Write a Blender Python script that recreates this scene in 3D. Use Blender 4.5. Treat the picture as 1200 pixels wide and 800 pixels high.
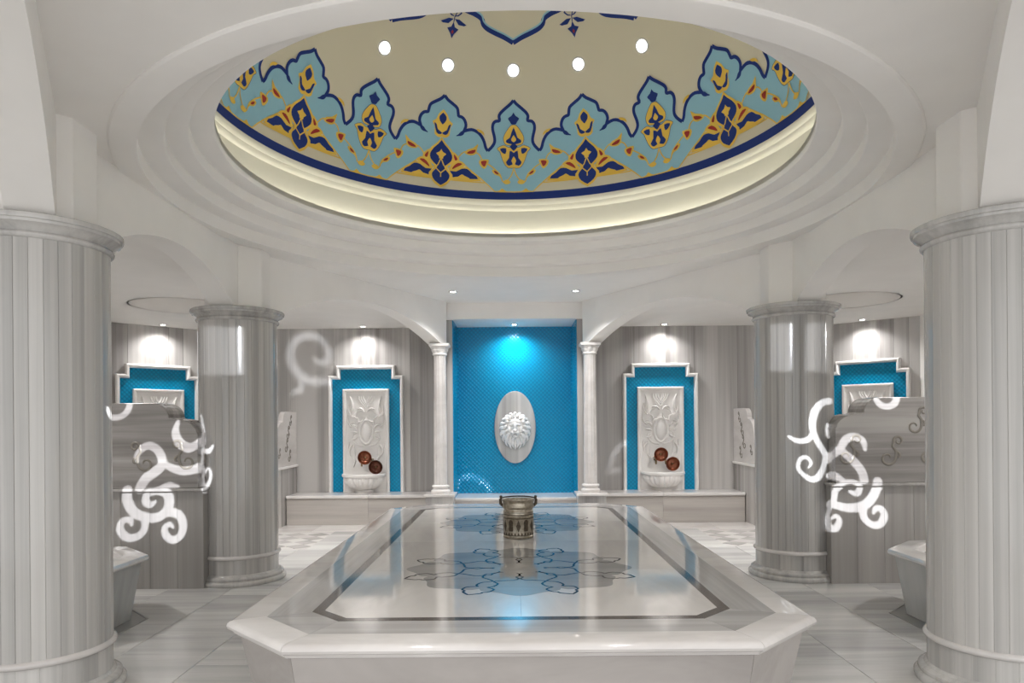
import bpy, bmesh, math, random
from math import radians as rad, sin, cos, pi, sqrt, atan2
from mathutils import Vector, Matrix
from mathutils.geometry import delaunay_2d_cdt, tessellate_polygon

random.seed(7)
for o in list(bpy.data.objects):
    bpy.data.objects.remove(o)
S = bpy.context.scene
C = S.collection

# ------------------------------------------------------------------ camera
cam_d = bpy.data.cameras.new('camera')
cam_d.sensor_width = 36
cam_d.lens = 820 / 1200 * 36
cam_d.shift_x = -1 / 1200
cam_d.shift_y = 95 / 1200
cam_d.clip_start = 0.05
cam = bpy.data.objects.new('camera', cam_d)
C.objects.link(cam)
cam.matrix_world = Matrix.Translation((-0.033, 0, 1.5)) @ Matrix.Rotation(rad(90), 4, 'X') @ Matrix.Rotation(rad(-0.45), 4, 'Z')
S.camera = cam

# ------------------------------------------------------------------ world, exposure
W = bpy.data.worlds.new('world')
S.world = W
W.use_nodes = True
W.node_tree.nodes['Background'].inputs[0].default_value = (0.96, 0.98, 1.0, 1)
WORLD = 1.0
W.node_tree.nodes['Background'].inputs[1].default_value = WORLD
S.view_settings.view_transform = 'Standard'
S.view_settings.look = 'None'
S.view_settings.gamma = 1
S.view_settings.exposure = 0.8
S.view_settings.use_curve_mapping = False
S.cycles.max_bounces = 10
S.cycles.diffuse_bounces = 6
S.cycles.glossy_bounces = 5
S.cycles.sample_clamp_indirect = 6
S.cycles.caustics_reflective = False
S.cycles.caustics_refractive = False

# light strengths (used by the lamp builders below)
P_WALL = 50      # downlights washing the back and slanted walls
P_NICHE = 75
P_CEIL = 115      # downlights in the flat ceiling behind the dome
P_BAY_FILL = 150  # unseen fill lamps added in the bays
P_DOME = 1.5
P_HALL_FILL = 95  # unseen fill lamps added near the entrance
E_COVE = 8
P_GOBO = 3000
P_GOBO_FAINT = 1500
P_GOBO_COLUMN = 420


def srgb(r, g, b):
    f = lambda c: (c / 255 / 12.92) if c <= 10 else ((c / 255 + 0.055) / 1.055) ** 2.4
    return (f(r), f(g), f(b), 1)


# ------------------------------------------------------------------ materials
def plain(name, col, rough=0.5, metal=0.0, coat=0.0):
    m = bpy.data.materials.new(name)
    m.use_nodes = True
    p = m.node_tree.nodes['Principled BSDF']
    p.inputs['Base Color'].default_value = col
    p.inputs['Roughness'].default_value = rough
    p.inputs['Metallic'].default_value = metal
    p.inputs['Coat Weight'].default_value = coat
    return m


def noisy(name, c0, c1, scale, rough=0.5, metal=0.0, bump=0.0, stretch=(1, 1, 1)):
    m = plain(name, c0, rough, metal)
    nt = m.node_tree
    N, L = nt.nodes, nt.links
    p = N['Principled BSDF']
    tc = N.new('ShaderNodeTexCoord')
    mp = N.new('ShaderNodeMapping')
    mp.inputs['Scale'].default_value = stretch
    L.new(tc.outputs['Object'], mp.inputs['Vector'])
    n = N.new('ShaderNodeTexNoise')
    n.inputs['Scale'].default_value = scale
    n.inputs['Detail'].default_value = 5
    L.new(mp.outputs[0], n.inputs['Vector'])
    r = N.new('ShaderNodeValToRGB')
    r.color_ramp.elements[0].position = 0.35
    r.color_ramp.elements[1].position = 0.65
    r.color_ramp.elements[0].color = c0
    r.color_ramp.elements[1].color = c1
    L.new(n.outputs['Fac'], r.inputs[0])
    L.new(r.outputs[0], p.inputs['Base Color'])
    if bump:
        b = N.new('ShaderNodeBump')
        b.inputs['Strength'].default_value = bump
        b.inputs['Distance'].default_value = 0.01
        L.new(n.outputs['Fac'], b.inputs['Height'])
        L.new(b.outputs[0], p.inputs['Normal'])
    return m


def marble(name, dark, light, axis, freq=9.0, along=0.25, rough=0.12, lo=0.3, hi=0.7, vary=0.12, warp=0.25):
    """veined marble: bands that run along one axis, offset and toned piece by piece"""
    m = plain(name, light, rough)
    nt = m.node_tree
    N, L = nt.nodes, nt.links
    p = N['Principled BSDF']
    tc = N.new('ShaderNodeTexCoord')
    oi = N.new('ShaderNodeObjectInfo')
    mul = N.new('ShaderNodeMath'); mul.operation = 'MULTIPLY'; mul.inputs[1].default_value = 61.7
    L.new(oi.outputs['Random'], mul.inputs[0])
    add = N.new('ShaderNodeVectorMath'); add.operation = 'ADD'
    L.new(tc.outputs['Object'], add.inputs[0])
    L.new(mul.outputs[0], add.inputs[1])
    mp = N.new('ShaderNodeMapping')
    s = [freq] * 3
    s[axis] = along
    mp.inputs['Scale'].default_value = s
    L.new(add.outputs[0], mp.inputs['Vector'])
    n1 = N.new('ShaderNodeTexNoise')
    n1.inputs['Scale'].default_value = 1.0
    n1.inputs['Detail'].default_value = 4
    n1.inputs['Roughness'].default_value = 0.65
    n1.inputs['Distortion'].default_value = warp
    L.new(mp.outputs[0], n1.inputs['Vector'])
    n2 = N.new('ShaderNodeTexNoise')
    n2.inputs['Scale'].default_value = 0.23
    n2.inputs['Detail'].default_value = 2
    L.new(mp.outputs[0], n2.inputs['Vector'])
    mx = N.new('ShaderNodeMath'); mx.operation = 'MULTIPLY_ADD'
    mx.inputs[1].default_value = 0.5
    h = N.new('ShaderNodeMath'); h.operation = 'MULTIPLY'; h.inputs[1].default_value = 0.5
    L.new(n2.outputs['Fac'], h.inputs[0])
    L.new(n1.outputs['Fac'], mx.inputs[0])
    L.new(h.outputs[0], mx.inputs[2])
    r = N.new('ShaderNodeValToRGB')
    r.color_ramp.elements[0].position = lo
    r.color_ramp.elements[1].position = hi
    r.color_ramp.elements[0].color = dark
    r.color_ramp.elements[1].color = light
    L.new(mx.outputs[0], r.inputs[0])
    # piece to piece tone
    mr = N.new('ShaderNodeMapRange')
    mr.inputs['To Min'].default_value = 1 - vary
    mr.inputs['To Max'].default_value = 1.0
    fr = N.new('ShaderNodeMath'); fr.operation = 'FRACT'
    m9 = N.new('ShaderNodeMath'); m9.operation = 'MULTIPLY'; m9.inputs[1].default_value = 7.31
    L.new(oi.outputs['Random'], m9.inputs[0])
    L.new(m9.outputs[0], fr.inputs[0])
    L.new(fr.outputs[0], mr.inputs['Value'])
    vm = N.new('ShaderNodeVectorMath'); vm.operation = 'SCALE'
    L.new(r.outputs[0], vm.inputs[0])
    L.new(mr.outputs[0], vm.inputs['Scale'])
    L.new(vm.outputs[0], p.inputs['Base Color'])
    return m


def emit(name, col, strength):
    m = bpy.data.materials.new(name)
    m.use_nodes = True
    p = m.node_tree.nodes['Principled BSDF']
    p.inputs['Base Color'].default_value = (0.8, 0.8, 0.8, 1)
    p.inputs['Emission Color'].default_value = col
    p.inputs['Emission Strength'].default_value = strength
    return m


def scale_tile(name, c0, c1, size, vertical_axis_plane='XZ'):
    """glazed lozenge relief tiles"""
    m = plain(name, c0, 0.16)
    m.node_tree.nodes['Principled BSDF'].inputs['Specular IOR Level'].default_value = 0.3
    nt = m.node_tree
    N, L = nt.nodes, nt.links
    p = N['Principled BSDF']
    tc = N.new('ShaderNodeTexCoord')
    sep = N.new('ShaderNodeSeparateXYZ')
    L.new(tc.outputs['Object'], sep.inputs[0])
    comb = N.new('ShaderNodeCombineXYZ')
    horiz = 'X' if vertical_axis_plane == 'XZ' else 'Y'
    a = N.new('ShaderNodeMath'); a.operation = 'ADD'
    b = N.new('ShaderNodeMath'); b.operation = 'SUBTRACT'
    for nd in (a, b):
        L.new(sep.outputs[horiz], nd.inputs[0])
        L.new(sep.outputs['Z'], nd.inputs[1])
    L.new(a.outputs[0], comb.inputs[0])
    L.new(b.outputs[0], comb.inputs[1])
    v = N.new('ShaderNodeTexVoronoi')
    v.voronoi_dimensions = '2D'
    v.inputs['Randomness'].default_value = 0.0
    v.inputs['Scale'].default_value = 1 / size
    L.new(comb.outputs[0], v.inputs['Vector'])
    r = N.new('ShaderNodeValToRGB')
    r.color_ramp.elements[0].position = 0.0
    r.color_ramp.elements[1].position = 0.62
    r.color_ramp.elements[0].color = c1
    r.color_ramp.elements[1].color = c0
    L.new(v.outputs['Distance'], r.inputs[0])
    n = N.new('ShaderNodeTexNoise')
    n.inputs['Scale'].default_value = 2.2
    L.new(tc.outputs['Object'], n.inputs['Vector'])
    L.new(r.outputs[0], p.inputs['Base Color'])
    bp = N.new('ShaderNodeBump')
    bp.invert = True
    bp.inputs['Strength'].default_value = 0.55
    bp.inputs['Distance'].default_value = 0.012
    L.new(v.outputs['Distance'], bp.inputs['Height'])
    L.new(bp.outputs[0], p.inputs['Normal'])
    return m


M = {}
M['plaster'] = noisy('plaster', srgb(238, 235, 231), srgb(241, 238, 234), 3, 0.62)
M['cream'] = plain('cream_plaster', srgb(205, 198, 178), 0.6)
M['covem'] = plain('pale_cream_plaster', srgb(222, 219, 206), 0.6)
M['blue'] = plain('paint_light_blue', srgb(138, 184, 204), 0.55)
M['navy'] = plain('paint_navy', srgb(0, 40, 116), 0.75)
M['gold'] = plain('paint_gold', srgb(222, 184, 72), 0.5)
M['red'] = plain('paint_red', srgb(150, 30, 26), 0.5)
M['column'] = marble('column_marble', srgb(156, 154, 151), srgb(213, 210, 206), 2, 10, 0.12, 0.16, 0.32, 0.6, 0.13, 0.05)
M['column_shaded'] = marble('column_marble_shaded', srgb(142, 140, 138), srgb(200, 197, 193), 2, 13, 0.12, 0.14, 0.32, 0.6, 0.13, 0.05)  # column marble darkened for the weaker light on the far columns
M['wallm'] = marble('wall_marble', srgb(138, 134, 132), srgb(198, 195, 192), 2, 6, 0.1, 0.2, 0.38, 0.58, 0.06, 0.1)
M['horiz'] = marble('banded_marble', srgb(118, 113, 110), srgb(172, 168, 164), 0, 8, 0.25, 0.14, 0.4, 0.6, 0.06, 0.2)
M['plaque'] = marble('plaque_marble', srgb(128, 125, 122), srgb(196, 193, 189), 2, 9, 0.1, 0.14, 0.34, 0.62, 0.0, 0.1)
M['bench'] = marble('bench_marble', srgb(150, 144, 139), srgb(194, 188, 182), 0, 7, 0.3, 0.16, 0.35, 0.65, 0.05, 0.2)
M['low'] = marble('low_wall_marble', srgb(138, 134, 131), srgb(178, 174, 170), 2, 8, 0.15, 0.16, 0.33, 0.63, 0.1, 0.1)
M['floor'] = marble('floor_marble', srgb(166, 165, 164), srgb(218, 216, 213), 0, 6, 0.35, 0.22, 0.34, 0.62, 0.12, 0.35)
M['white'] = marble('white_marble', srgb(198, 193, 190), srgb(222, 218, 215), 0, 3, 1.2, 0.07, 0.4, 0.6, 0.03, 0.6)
M['side'] = marble('side_marble_shaded', srgb(162, 156, 152), srgb(182, 176, 172), 0, 3, 1.2, 0.12, 0.4, 0.6, 0.03, 0.6)  # white marble darkened: shade of the upright sides put into the colour
M['greyb'] = marble('grey_marble', srgb(158, 156, 154), srgb(196, 193, 190), 1, 9, 0.3, 0.07, 0.36, 0.62, 0.08, 0.2)
M['greybx'] = marble('grey_marble_crosswise', srgb(158, 156, 154), srgb(196, 193, 190), 0, 9, 0.3, 0.07, 0.36, 0.62, 0.08, 0.2)
M['field'] = marble('platform_field_marble', srgb(196, 192, 188), srgb(222, 218, 214), 1, 2.2, 0.8, 0.055, 0.4, 0.62, 0.04, 0.6)
M['band'] = marble('dark_band_marble', srgb(84, 78, 74), srgb(104, 98, 92), 1, 8, 0.5, 0.07)
M['inlay'] = marble('grey_inlay', srgb(148, 147, 146), srgb(168, 166, 164), 0, 4, 0.8, 0.055, 0.4, 0.62, 0.0, 0.3)
M['line'] = plain('dark_inlay_line', srgb(50, 52, 58), 0.08)
M['carve'] = noisy('carved_white_marble', srgb(232, 229, 226), srgb(238, 235, 232), 6, 0.28)
M['basin'] = marble('basin_marble', srgb(160, 160, 158), srgb(198, 197, 194), 2, 4, 0.6, 0.15, 0.35, 0.65, 0.0, 0.2)
M['scrollm'] = plain('carved_scroll_stone', srgb(130, 124, 115), 0.15)
M['tile'] = scale_tile('turquoise_tile', srgb(0, 116, 158), srgb(4, 158, 202), 0.062)
M['tiley'] = scale_tile('turquoise_tile_side', srgb(0, 116, 158), srgb(4, 158, 202), 0.062, 'YZ')
M['copper'] = noisy('copper', srgb(136, 84, 64), srgb(160, 106, 84), 30, 0.3, 1.0)
M['copperd'] = noisy('copper_dark', srgb(96, 62, 52), srgb(120, 80, 66), 30, 0.4, 1.0)
M['brass'] = noisy('aged_brass', srgb(128, 112, 84), srgb(160, 142, 108), 25, 0.35, 1.0)
M['tin'] = noisy('tinned_copper', srgb(146, 138, 124), srgb(184, 175, 160), 40, 0.33, 1.0, 0.1)
M['tindark'] = noisy('engraved_metal', srgb(62, 54, 46), srgb(92, 82, 70), 90, 0.5, 0.8, 0.3)
M['chrome'] = plain('lamp_ring', srgb(226, 226, 226), 0.25, 0.6)
M['lamp'] = emit('lamp_glow', (1, 0.97, 0.92, 1), 14)
M['lampd'] = emit('dome_lamp_glow', (0.97, 0.99, 1, 1), 3)
M['cove'] = emit('cove_light', (1, 0.97, 0.87, 1), E_COVE)
M['black'] = plain('black_metal', srgb(26, 26, 28), 0.5)
M['grout'] = plain('joint', srgb(132, 128, 123), 0.7)
M['drain_shade'] = plain('drain_shadow_stone', srgb(138, 137, 135), 0.3)  # darker grey stands for the shade in the sunken channel


# ------------------------------------------------------------------ helpers
class G:
    """collects shapes that become ONE mesh object"""
    def __init__(s):
        s.v, s.f, s.m = [], [], []

    def add(s, v, f, mi=0):
        o = len(s.v)
        s.v += [tuple(p) for p in v]
        s.f += [tuple(i + o for i in q) for q in f]
        s.m += [mi] * len(f)
        return s

    def box(s, x0, x1, y0, y1, z0, z1, mi=0):
        v = [(x, y, z) for z in (z0, z1) for y in (y0, y1) for x in (x0, x1)]
        return s.add(v, [(0, 2, 3, 1), (4, 5, 7, 6), (0, 1, 5, 4), (2, 6, 7, 3), (0, 4, 6, 2), (1, 3, 7, 5)], mi)

    def prism(s, poly, z0, z1, mi=0, top=None):
        """poly in XY (counter-clockwise), top may be another outline with as many points"""
        n = len(poly)
        top = top or poly
        v = [(x, y, z0) for x, y in poly] + [(x, y, z1) for x, y in top]
        f = [(i, (i + 1) % n, n + (i + 1) % n, n + i) for i in range(n)]
        return s.add(v, f + [tuple(range(n))[::-1], tuple(range(n, 2 * n))], mi)

    def plate(s, poly, y0, y1, mi=0):
        """outline in XZ extruded from y0 (front) to y1 (back)"""
        n = len(poly)
        v = [(x, y0, z) for x, z in poly] + [(x, y1, z) for x, z in poly]
        f = [(i, n + i, n + (i + 1) % n, (i + 1) % n) for i in range(n)]
        t = [tuple(i) for i in tessellate_polygon([[Vector((x, z, 0)) for x, z in poly]])]
        return s.add(v, f + t + [tuple(i + n for i in q[::-1]) for q in t], mi)

    def lathe(s, prof, n=48, c=(0, 0), a0=0, a1=2 * pi, mi=0, mod=None, closed=False):
        full = abs(a1 - a0 - 2 * pi) < 1e-6
        k = n if full else n + 1
        v = []
        for i in range(k):
            a = a0 + (a1 - a0) * i / n
            for r, z in prof:
                rr = r * (mod(a, z) if mod else 1)
                v.append((c[0] + rr * cos(a), c[1] + rr * sin(a), z))
        p = len(prof)
        f = []
        for i in range(n):
            j = (i + 1) % k
            for q in range(p if closed else p - 1):
                w = (q + 1) % p
                f.append((i * p + q, j * p + q, j * p + w, i * p + w))
        return s.add(v, f, mi)

    def tube(s, pts, rads, n=8, flat=1.0, axis=1, mi=0):
        """tube along 3-D points; flat squashes it along the given axis"""
        pts = [Vector(p) for p in pts]
        v, f = [], []
        for i, p in enumerate(pts):
            t = (pts[min(i + 1, len(pts) - 1)] - pts[max(i - 1, 0)]).normalized()
            ref = Vector((0, 1, 0)) if abs(t.y) < 0.9 else Vector((1, 0, 0))
            u = t.cross(ref).normalized()
            w = u.cross(t).normalized()
            r = rads[i] if hasattr(rads, '__len__') else rads
            for k in range(n):
                a = 2 * pi * k / n
                d = u * cos(a) * r + w * sin(a) * r
                d[axis] *= flat
                v.append(p + d)
        for i in range(len(pts) - 1):
            for k in range(n):
                l = (k + 1) % n
                f.append((i * n + k, i * n + l, (i + 1) * n + l, (i + 1) * n + k))
        e = (len(pts) - 1) * n
        f += [tuple(range(n))[::-1], tuple(range(e, e + n))]
        return s.add(v, f, mi)

    def ball(s, c, r, n=12, m=8, mi=0):
        rx, ry, rz = r if hasattr(r, '__len__') else (r, r, r)
        v = [(c[0], c[1], c[2] - rz)]
        for j in range(1, m):
            b = -pi / 2 + pi * j / m
            for i in range(n):
                a = 2 * pi * i / n
                v.append((c[0] + rx * cos(b) * cos(a), c[1] + ry * cos(b) * sin(a), c[2] + rz * sin(b)))
        v.append((c[0], c[1], c[2] + rz))
        f = [(0, 1 + (i + 1) % n, 1 + i) for i in range(n)]
        for j in range(m - 2):
            for i in range(n):
                a, b = 1 + j * n + i, 1 + j * n + (i + 1) % n
                f.append((a, b, b + n, a + n))
        t = len(v) - 1
        f += [(t, t - n + i, t - n + (i + 1) % n) for i in range(n)]
        return s.add(v, f, mi)

    def sweep(s, path, prof, closed=False, mi=0):
        """moulding: path in XZ, profile (inward offset to the right of travel, -y depth), mitred"""
        n = len(path)
        v = []
        for i in range(n):
            p = Vector(path[i])
            a = Vector(path[i - 1]) if (i or closed) else None
            b = Vector(path[(i + 1) % n]) if (i < n - 1 or closed) else None
            d0 = (p - a).normalized() if a else None
            d1 = (b - p).normalized() if b else None
            d0 = d0 or d1
            d1 = d1 or d0
            n0, n1 = Vector((d0.y, -d0.x)), Vector((d1.y, -d1.x))
            m = (n0 + n1)
            m = m / max(m.length_squared / 2, 1e-6)
            for o, y in prof:
                v.append((p.x + m.x * o, y, p.y + m.y * o))
        k = len(prof)
        f = []
        for i in range(n if closed else n - 1):
            j = (i + 1) % n
            for q in range(k - 1):
                f.append((i * k + q, i * k + q + 1, j * k + q + 1, j * k + q))
        if not closed:
            f += [tuple(range(k)), tuple(range((n - 1) * k, n * k))[::-1]]
        return s.add(v, f, mi)

    def build(s, name, mat, parent=None, smooth=None, bevel=0, kind=None, label=None, seg=1):
        me = bpy.data.meshes.new(name)
        me.from_pydata(s.v, [], s.f)
        mats = mat if isinstance(mat, (list, tuple)) else [mat]
        for m in mats:
            me.materials.append(m)
        if len(mats) > 1:
            me.polygons.foreach_set('material_index', s.m)
        bm = bmesh.new()
        bm.from_mesh(me)
        bmesh.ops.recalc_face_normals(bm, faces=bm.faces)
        if bevel:
            ed = [e for e in bm.edges if len(e.link_faces) == 2 and e.calc_face_angle(0) > 0.5]
            bmesh.ops.bevel(bm, geom=ed, offset=bevel, segments=seg, affect='EDGES', profile=0.5)
        bm.to_mesh(me)
        bm.free()
        if smooth:
            me.shade_smooth()
            me.set_sharp_from_angle(angle=rad(smooth))
        return link(name, me, parent, kind, label)


def link(name, me, parent=None, kind=None, label=None):
    o = bpy.data.objects.new(name, me)
    C.objects.link(o)
    if parent:
        o.parent = parent
    if kind:
        o['kind'] = kind
    if label:
        o['label'] = label
    return o


def tag(o, label, cat, group=None):
    o['label'] = label
    o['category'] = cat
    if group:
        o['group'] = group
    return o


def thing(name, label, cat, loc=(0, 0, 0), rz=0, group=None):
    o = bpy.data.objects.new(name, None)
    C.objects.link(o)
    o.empty_display_size = 0.1
    o.location = loc
    o.rotation_euler = (0, 0, rz)
    return tag(o, label, cat, group)


def dup(root, loc, rz, label, group=None):
    r = root.copy()
    C.objects.link(r)
    r.location = loc
    r.rotation_euler = (0, 0, rz)
    r['label'] = label
    if group:
        r['group'] = group
    for ch in list(root.children):
        c = ch.copy()
        C.objects.link(c)
        c.parent = r
        for g in list(ch.children):
            d = g.copy()
            C.objects.link(d)
            d.parent = c
    return r


def spot(parent, loc, target, power, angle, blend=0.6, radius=0.03, col=(1, 0.985, 0.97)):
    d = bpy.data.lights.new('spot_lamp', 'SPOT')
    d.energy = power
    d.color = col
    d.spot_size = rad(angle)
    d.spot_blend = blend
    d.shadow_soft_size = radius
    o = bpy.data.objects.new('spot_lamp', d)
    C.objects.link(o)
    v = Vector(target) - Vector(loc)
    o.rotation_euler = v.to_track_quat('-Z', 'Y').to_euler()
    o.location = loc
    if parent:
        o.parent = parent
        o.matrix_parent_inverse = Matrix.Translation(parent.location).inverted()
    return o


def structure(name, g, mat, parent=None, **k):
    return g.build(name, mat, parent, kind='structure', **k)


def flat_fill(outer, holes, z, up=True):
    """triangles of a polygon with holes at height z"""
    polys = [outer] + holes
    pts = [p for q in polys for p in q]
    tris = tessellate_polygon([[Vector((x, y, 0)) for x, y in q] for q in polys])
    return [(x, y, z) for x, y in pts], [tuple(t) for t in tris]


def circle(c, r, n=64, a0=0):
    return [(c[0] + r * cos(a0 + 2 * pi * i / n), c[1] + r * sin(a0 + 2 * pi * i / n)) for i in range(n)]


def smooth_line(pts, k=4, closed=False):
    """Catmull-Rom"""
    n = len(pts)
    out = []
    for i in range(n if closed else n - 1):
        g = lambda j: pts[j % n] if closed else pts[max(0, min(n - 1, j))]
        p0, p1, p2, p3 = (Vector(g(i + d)) for d in (-1, 0, 1, 2))
        for s in range(k):
            t = s / k
            out.append(0.5 * ((2 * p1) + (p2 - p0) * t + (2 * p0 - 5 * p1 + 4 * p2 - p3) * t * t + (3 * p1 - p0 - 3 * p2 + p3) * t ** 3))
    if not closed:
        out.append(Vector(pts[-1]))
    return [tuple(p) for p in out]
DOME = {
    'up': [(0,25.16),(0.88,24.29),(2.32,23.24),(3.62,22.17),(4.13,21.29),(3.99,20.24),(5.12,20.03),(5.79,19.3),(5.88,18.06),(5.35,16.11),(5.32,14.86),(5.97,13.75),(7.14,12.61),(7.76,13.49),(8.2,14.91),(9.04,16.3),(10.29,17.29),(11.92,17.7),(13.91,17.18),(13.42,18.46),(13.74,19.67),(14.53,20.47),(15.57,20.72),(15.74,21.22),(16.14,22.57),(17.47,23.45),(19.02,24.3),(20,25.2)],
    'low': [(0,2.04),(5.2,2.1),(6.78,3.57),(9.54,5.82),(11.93,7.54),(13.94,9.04),(17.44,7.6),(20,7.3)],
    'curl': [(13.91,17.18),(14.29,16.72),(15.06,16.19),(16.04,15.8)],
    'bud': [(0,22.29),(0.57,21.45),(1.59,20.81),(1.05,20.04),(0.64,19.41),(0,19.34)],
    'bg1': [(0,19.24),(0.84,19.06),(2.04,17.62),(2.83,16.18),(2.69,14.93),(2.0,14.22),(0,14.05)],
    'bn1': [(0,18.63),(0.63,17.28),(1.1,16.03),(2.02,15.48),(1.93,14.76),(0,14.31)],
    'bg2': [(0,16.71),(0.7,15.67),(0.42,15.13),(0,14.92)],
    'bn2': [(0,14.7),(1.08,13.83),(0,12.67)],
    'bg3': [(0,13.51),(1.6,13.68),(2.8,14.2),(4.65,13.32),(3.85,12.47),(3.35,11.09),(2.62,9.45),(1.55,8.35),(0,8.36)],
    'bn3': [(0,12.23),(1.08,12.78),(1.3,10.94),(2.15,9.83),(1.36,8.91),(0,9.47)],
    'bn4': [(2.11,13.38),(3.78,13.24),(3.17,12.27),(2.26,11.99)],
    'bg4': [(0,11.32),(0.66,10.21),(0,8.92)],
    'stem1': [(0,8.36),(0.56,6.67),(1.52,5.35),(2.42,4.58)],
    'leaf1': [(0.93,4.78),(1.91,5.34),(3.08,4.75),(2.29,4.08),(1.32,4.21)],
    'stem2': [(3.08,4.75),(3.68,6.25),(4.88,7.72),(6.86,9.13),(8.45,9.8),(9.48,11.57),(11.29,12.18),(13.66,12.0),(15.18,10.58)],
    'gr1': [(3.2,5.32),(3.69,6.82),(5.08,7.9),(6.05,7.68),(5.25,6.58),(4.07,6.24)],
    'rr1': [(4.08,6.62),(4.68,7.35),(5.46,7.59),(5.06,6.89)],
    'gr2': [(6.89,10.42),(9.45,10.18),(9.22,8.83),(8.02,7.96),(7.26,9.12)],
    'rr2': [(7.47,10.07),(8.93,9.92),(8.75,9.04),(8.03,8.52),(7.65,9.28)],
    'gr3': [(9.85,14.27),(11.12,13.21),(12.81,12.61),(13.45,11.65),(11.85,11.23),(10.48,11.69),(10.12,12.99)],
    'rr3': [(10.59,12.78),(12.28,12.29),(12.93,11.69),(11.66,11.65),(10.8,12.0)],
    'knob': [(8.17,16.42),(8.39,17.23),(9.3,17.81),(10.4,17.92),(9.89,17.32),(8.91,16.91)],
    'lowk': [(1.89,2.06),(2.55,2.47),(3.26,3.0),(3.84,2.45),(4.61,2.12)],
    'ag1': [(20,21.84),(18.77,20.7),(18.12,19.32),(17.09,18.63),(17.78,17.6),(17.93,15.7),(19.2,14.95),(20,15.2)],
    'an1': [(20,21.08),(19.01,20.15),(19.12,19.09),(20,18.13)],
    'an2': [(17.64,18.39),(18.34,18.03),(18.74,16.92),(20,16.15),(19.3,15.72),(18.4,16.11)],
    'ag2': [(20,15.2),(18.93,13.8),(17.46,12.53),(16.31,11.02),(16.4,9.47),(17.46,8.33),(18.3,7.5),(17.11,6.15),(16.66,5.45),(17.34,4.33),(18.49,3.07),(20,2.26)],
    'an3': [(20,14.38),(19.09,13.31),(17.92,12.23),(16.97,10.77),(17.11,9.47),(18.06,8.53),(19.01,7.53),(17.78,6.08),(17.6,5.16),(18.31,3.96),(20,2.87)],
    'ag3': [(20,12.12),(19.5,11.39),(18.6,10.95),(19.33,10.32),(19.49,9.68),(20,9.85)],
    'al1': [(20,9.84),(19.23,8.14),(18.41,7.31)],
    'al2': [(18.3,7.5),(19.55,6.06),(20,5.03)],
    'ag4': [(20,5.78),(19.55,4.83),(20,3.96),(20,3.25)],
    'ag5': [(16.9,11.76),(15.47,10.92),(14.92,9.88),(15.72,9.14),(16.63,9.16)],
    'ar5': [(16.51,11.11),(15.77,10.53),(15.47,9.86),(16.17,9.64)],
    'ag6': [(13.35,8.91),(15.15,9.74),(16.78,9.03),(17.7,7.38),(16.82,6.85),(15.47,7.5),(14.1,7.92)],
    'ar6': [(14.09,8.85),(15.32,9.07),(16.47,8.18),(16.87,7.29),(15.68,7.92)],
    'ag7': [(8.94,4.72),(11.53,7.19),(12.65,8.11),(14.38,8.04),(15.85,7.28),(17.82,7.37),(17.18,5.77),(17.15,4.65)],
    'an7': [(9.77,5.24),(11.52,6.75),(12.72,7.7),(14.29,7.64),(15.84,6.8),(17.49,6.85),(16.71,5.81),(16.5,5.2)],
    'ag8': [(11.88,5.03),(13.46,5.85),(14.25,6.19),(15.21,5.51),(16.38,5.32),(16.57,4.78)],
}

# ------------------------------------------------------------------ main dimensions (metres)
DC = (0.0, 5.42)            # centre under the dome
COLX, Y_FRONT, Y_MID = 2.715, 3.955, 6.85
SLIMX, Y_SLIM = 1.045, 9.76
Z_CEIL, Z_BAY, Z_SPRING = 3.19, 2.99, 2.60
Y_BACK = 10.94
R_DOME, Z_DOME = 2.352, 3.974

# ------------------------------------------------------------------ floor
g = G()
g.box(-6.2, 6.2, -1.2, 11.2, -0.12, -0.012)
floor = structure('floor', g, M['grout'])


def tile_at(mesh_cache, x0, x1, y0, y1, mat, name='floor_tile', z1=0.0, gap=0.0022):
    key = (round(x1 - x0, 4), round(y1 - y0, 4), mat.name, z1)
    if key not in mesh_cache:
        hx, hy = (x1 - x0) / 2 - gap, (y1 - y0) / 2 - gap
        t = G().box(-hx, hx, -hy, hy, -0.012, z1).build(name, mat, floor, bevel=0.0012)
        mesh_cache[key] = t.data
    else:
        t = link(name, mesh_cache[key], floor)
    t.location = ((x0 + x1) / 2, (y0 + y1) / 2, 0)
    return t


cache = {}
TW, TL = 0.581, 1.16
for i in range(-10, 10):
    x0 = 0.2905 + TW * i
    x1 = x0 + TW
    for j in range(-2, 8):
        y0 = 0.9 + TL * j + (TL * 0.55 if i % 2 else 0)
        y1 = min(y0 + TL, 8.38)
        if y0 > 8.2 or y1 < 1.5 or (max(abs(x0), abs(x1)) < 1.2 and y0 > 3.1 and y1 < 7.7):
            continue
        tile_at(cache, x0, x1, y0, y1, M['floor'])
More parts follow.
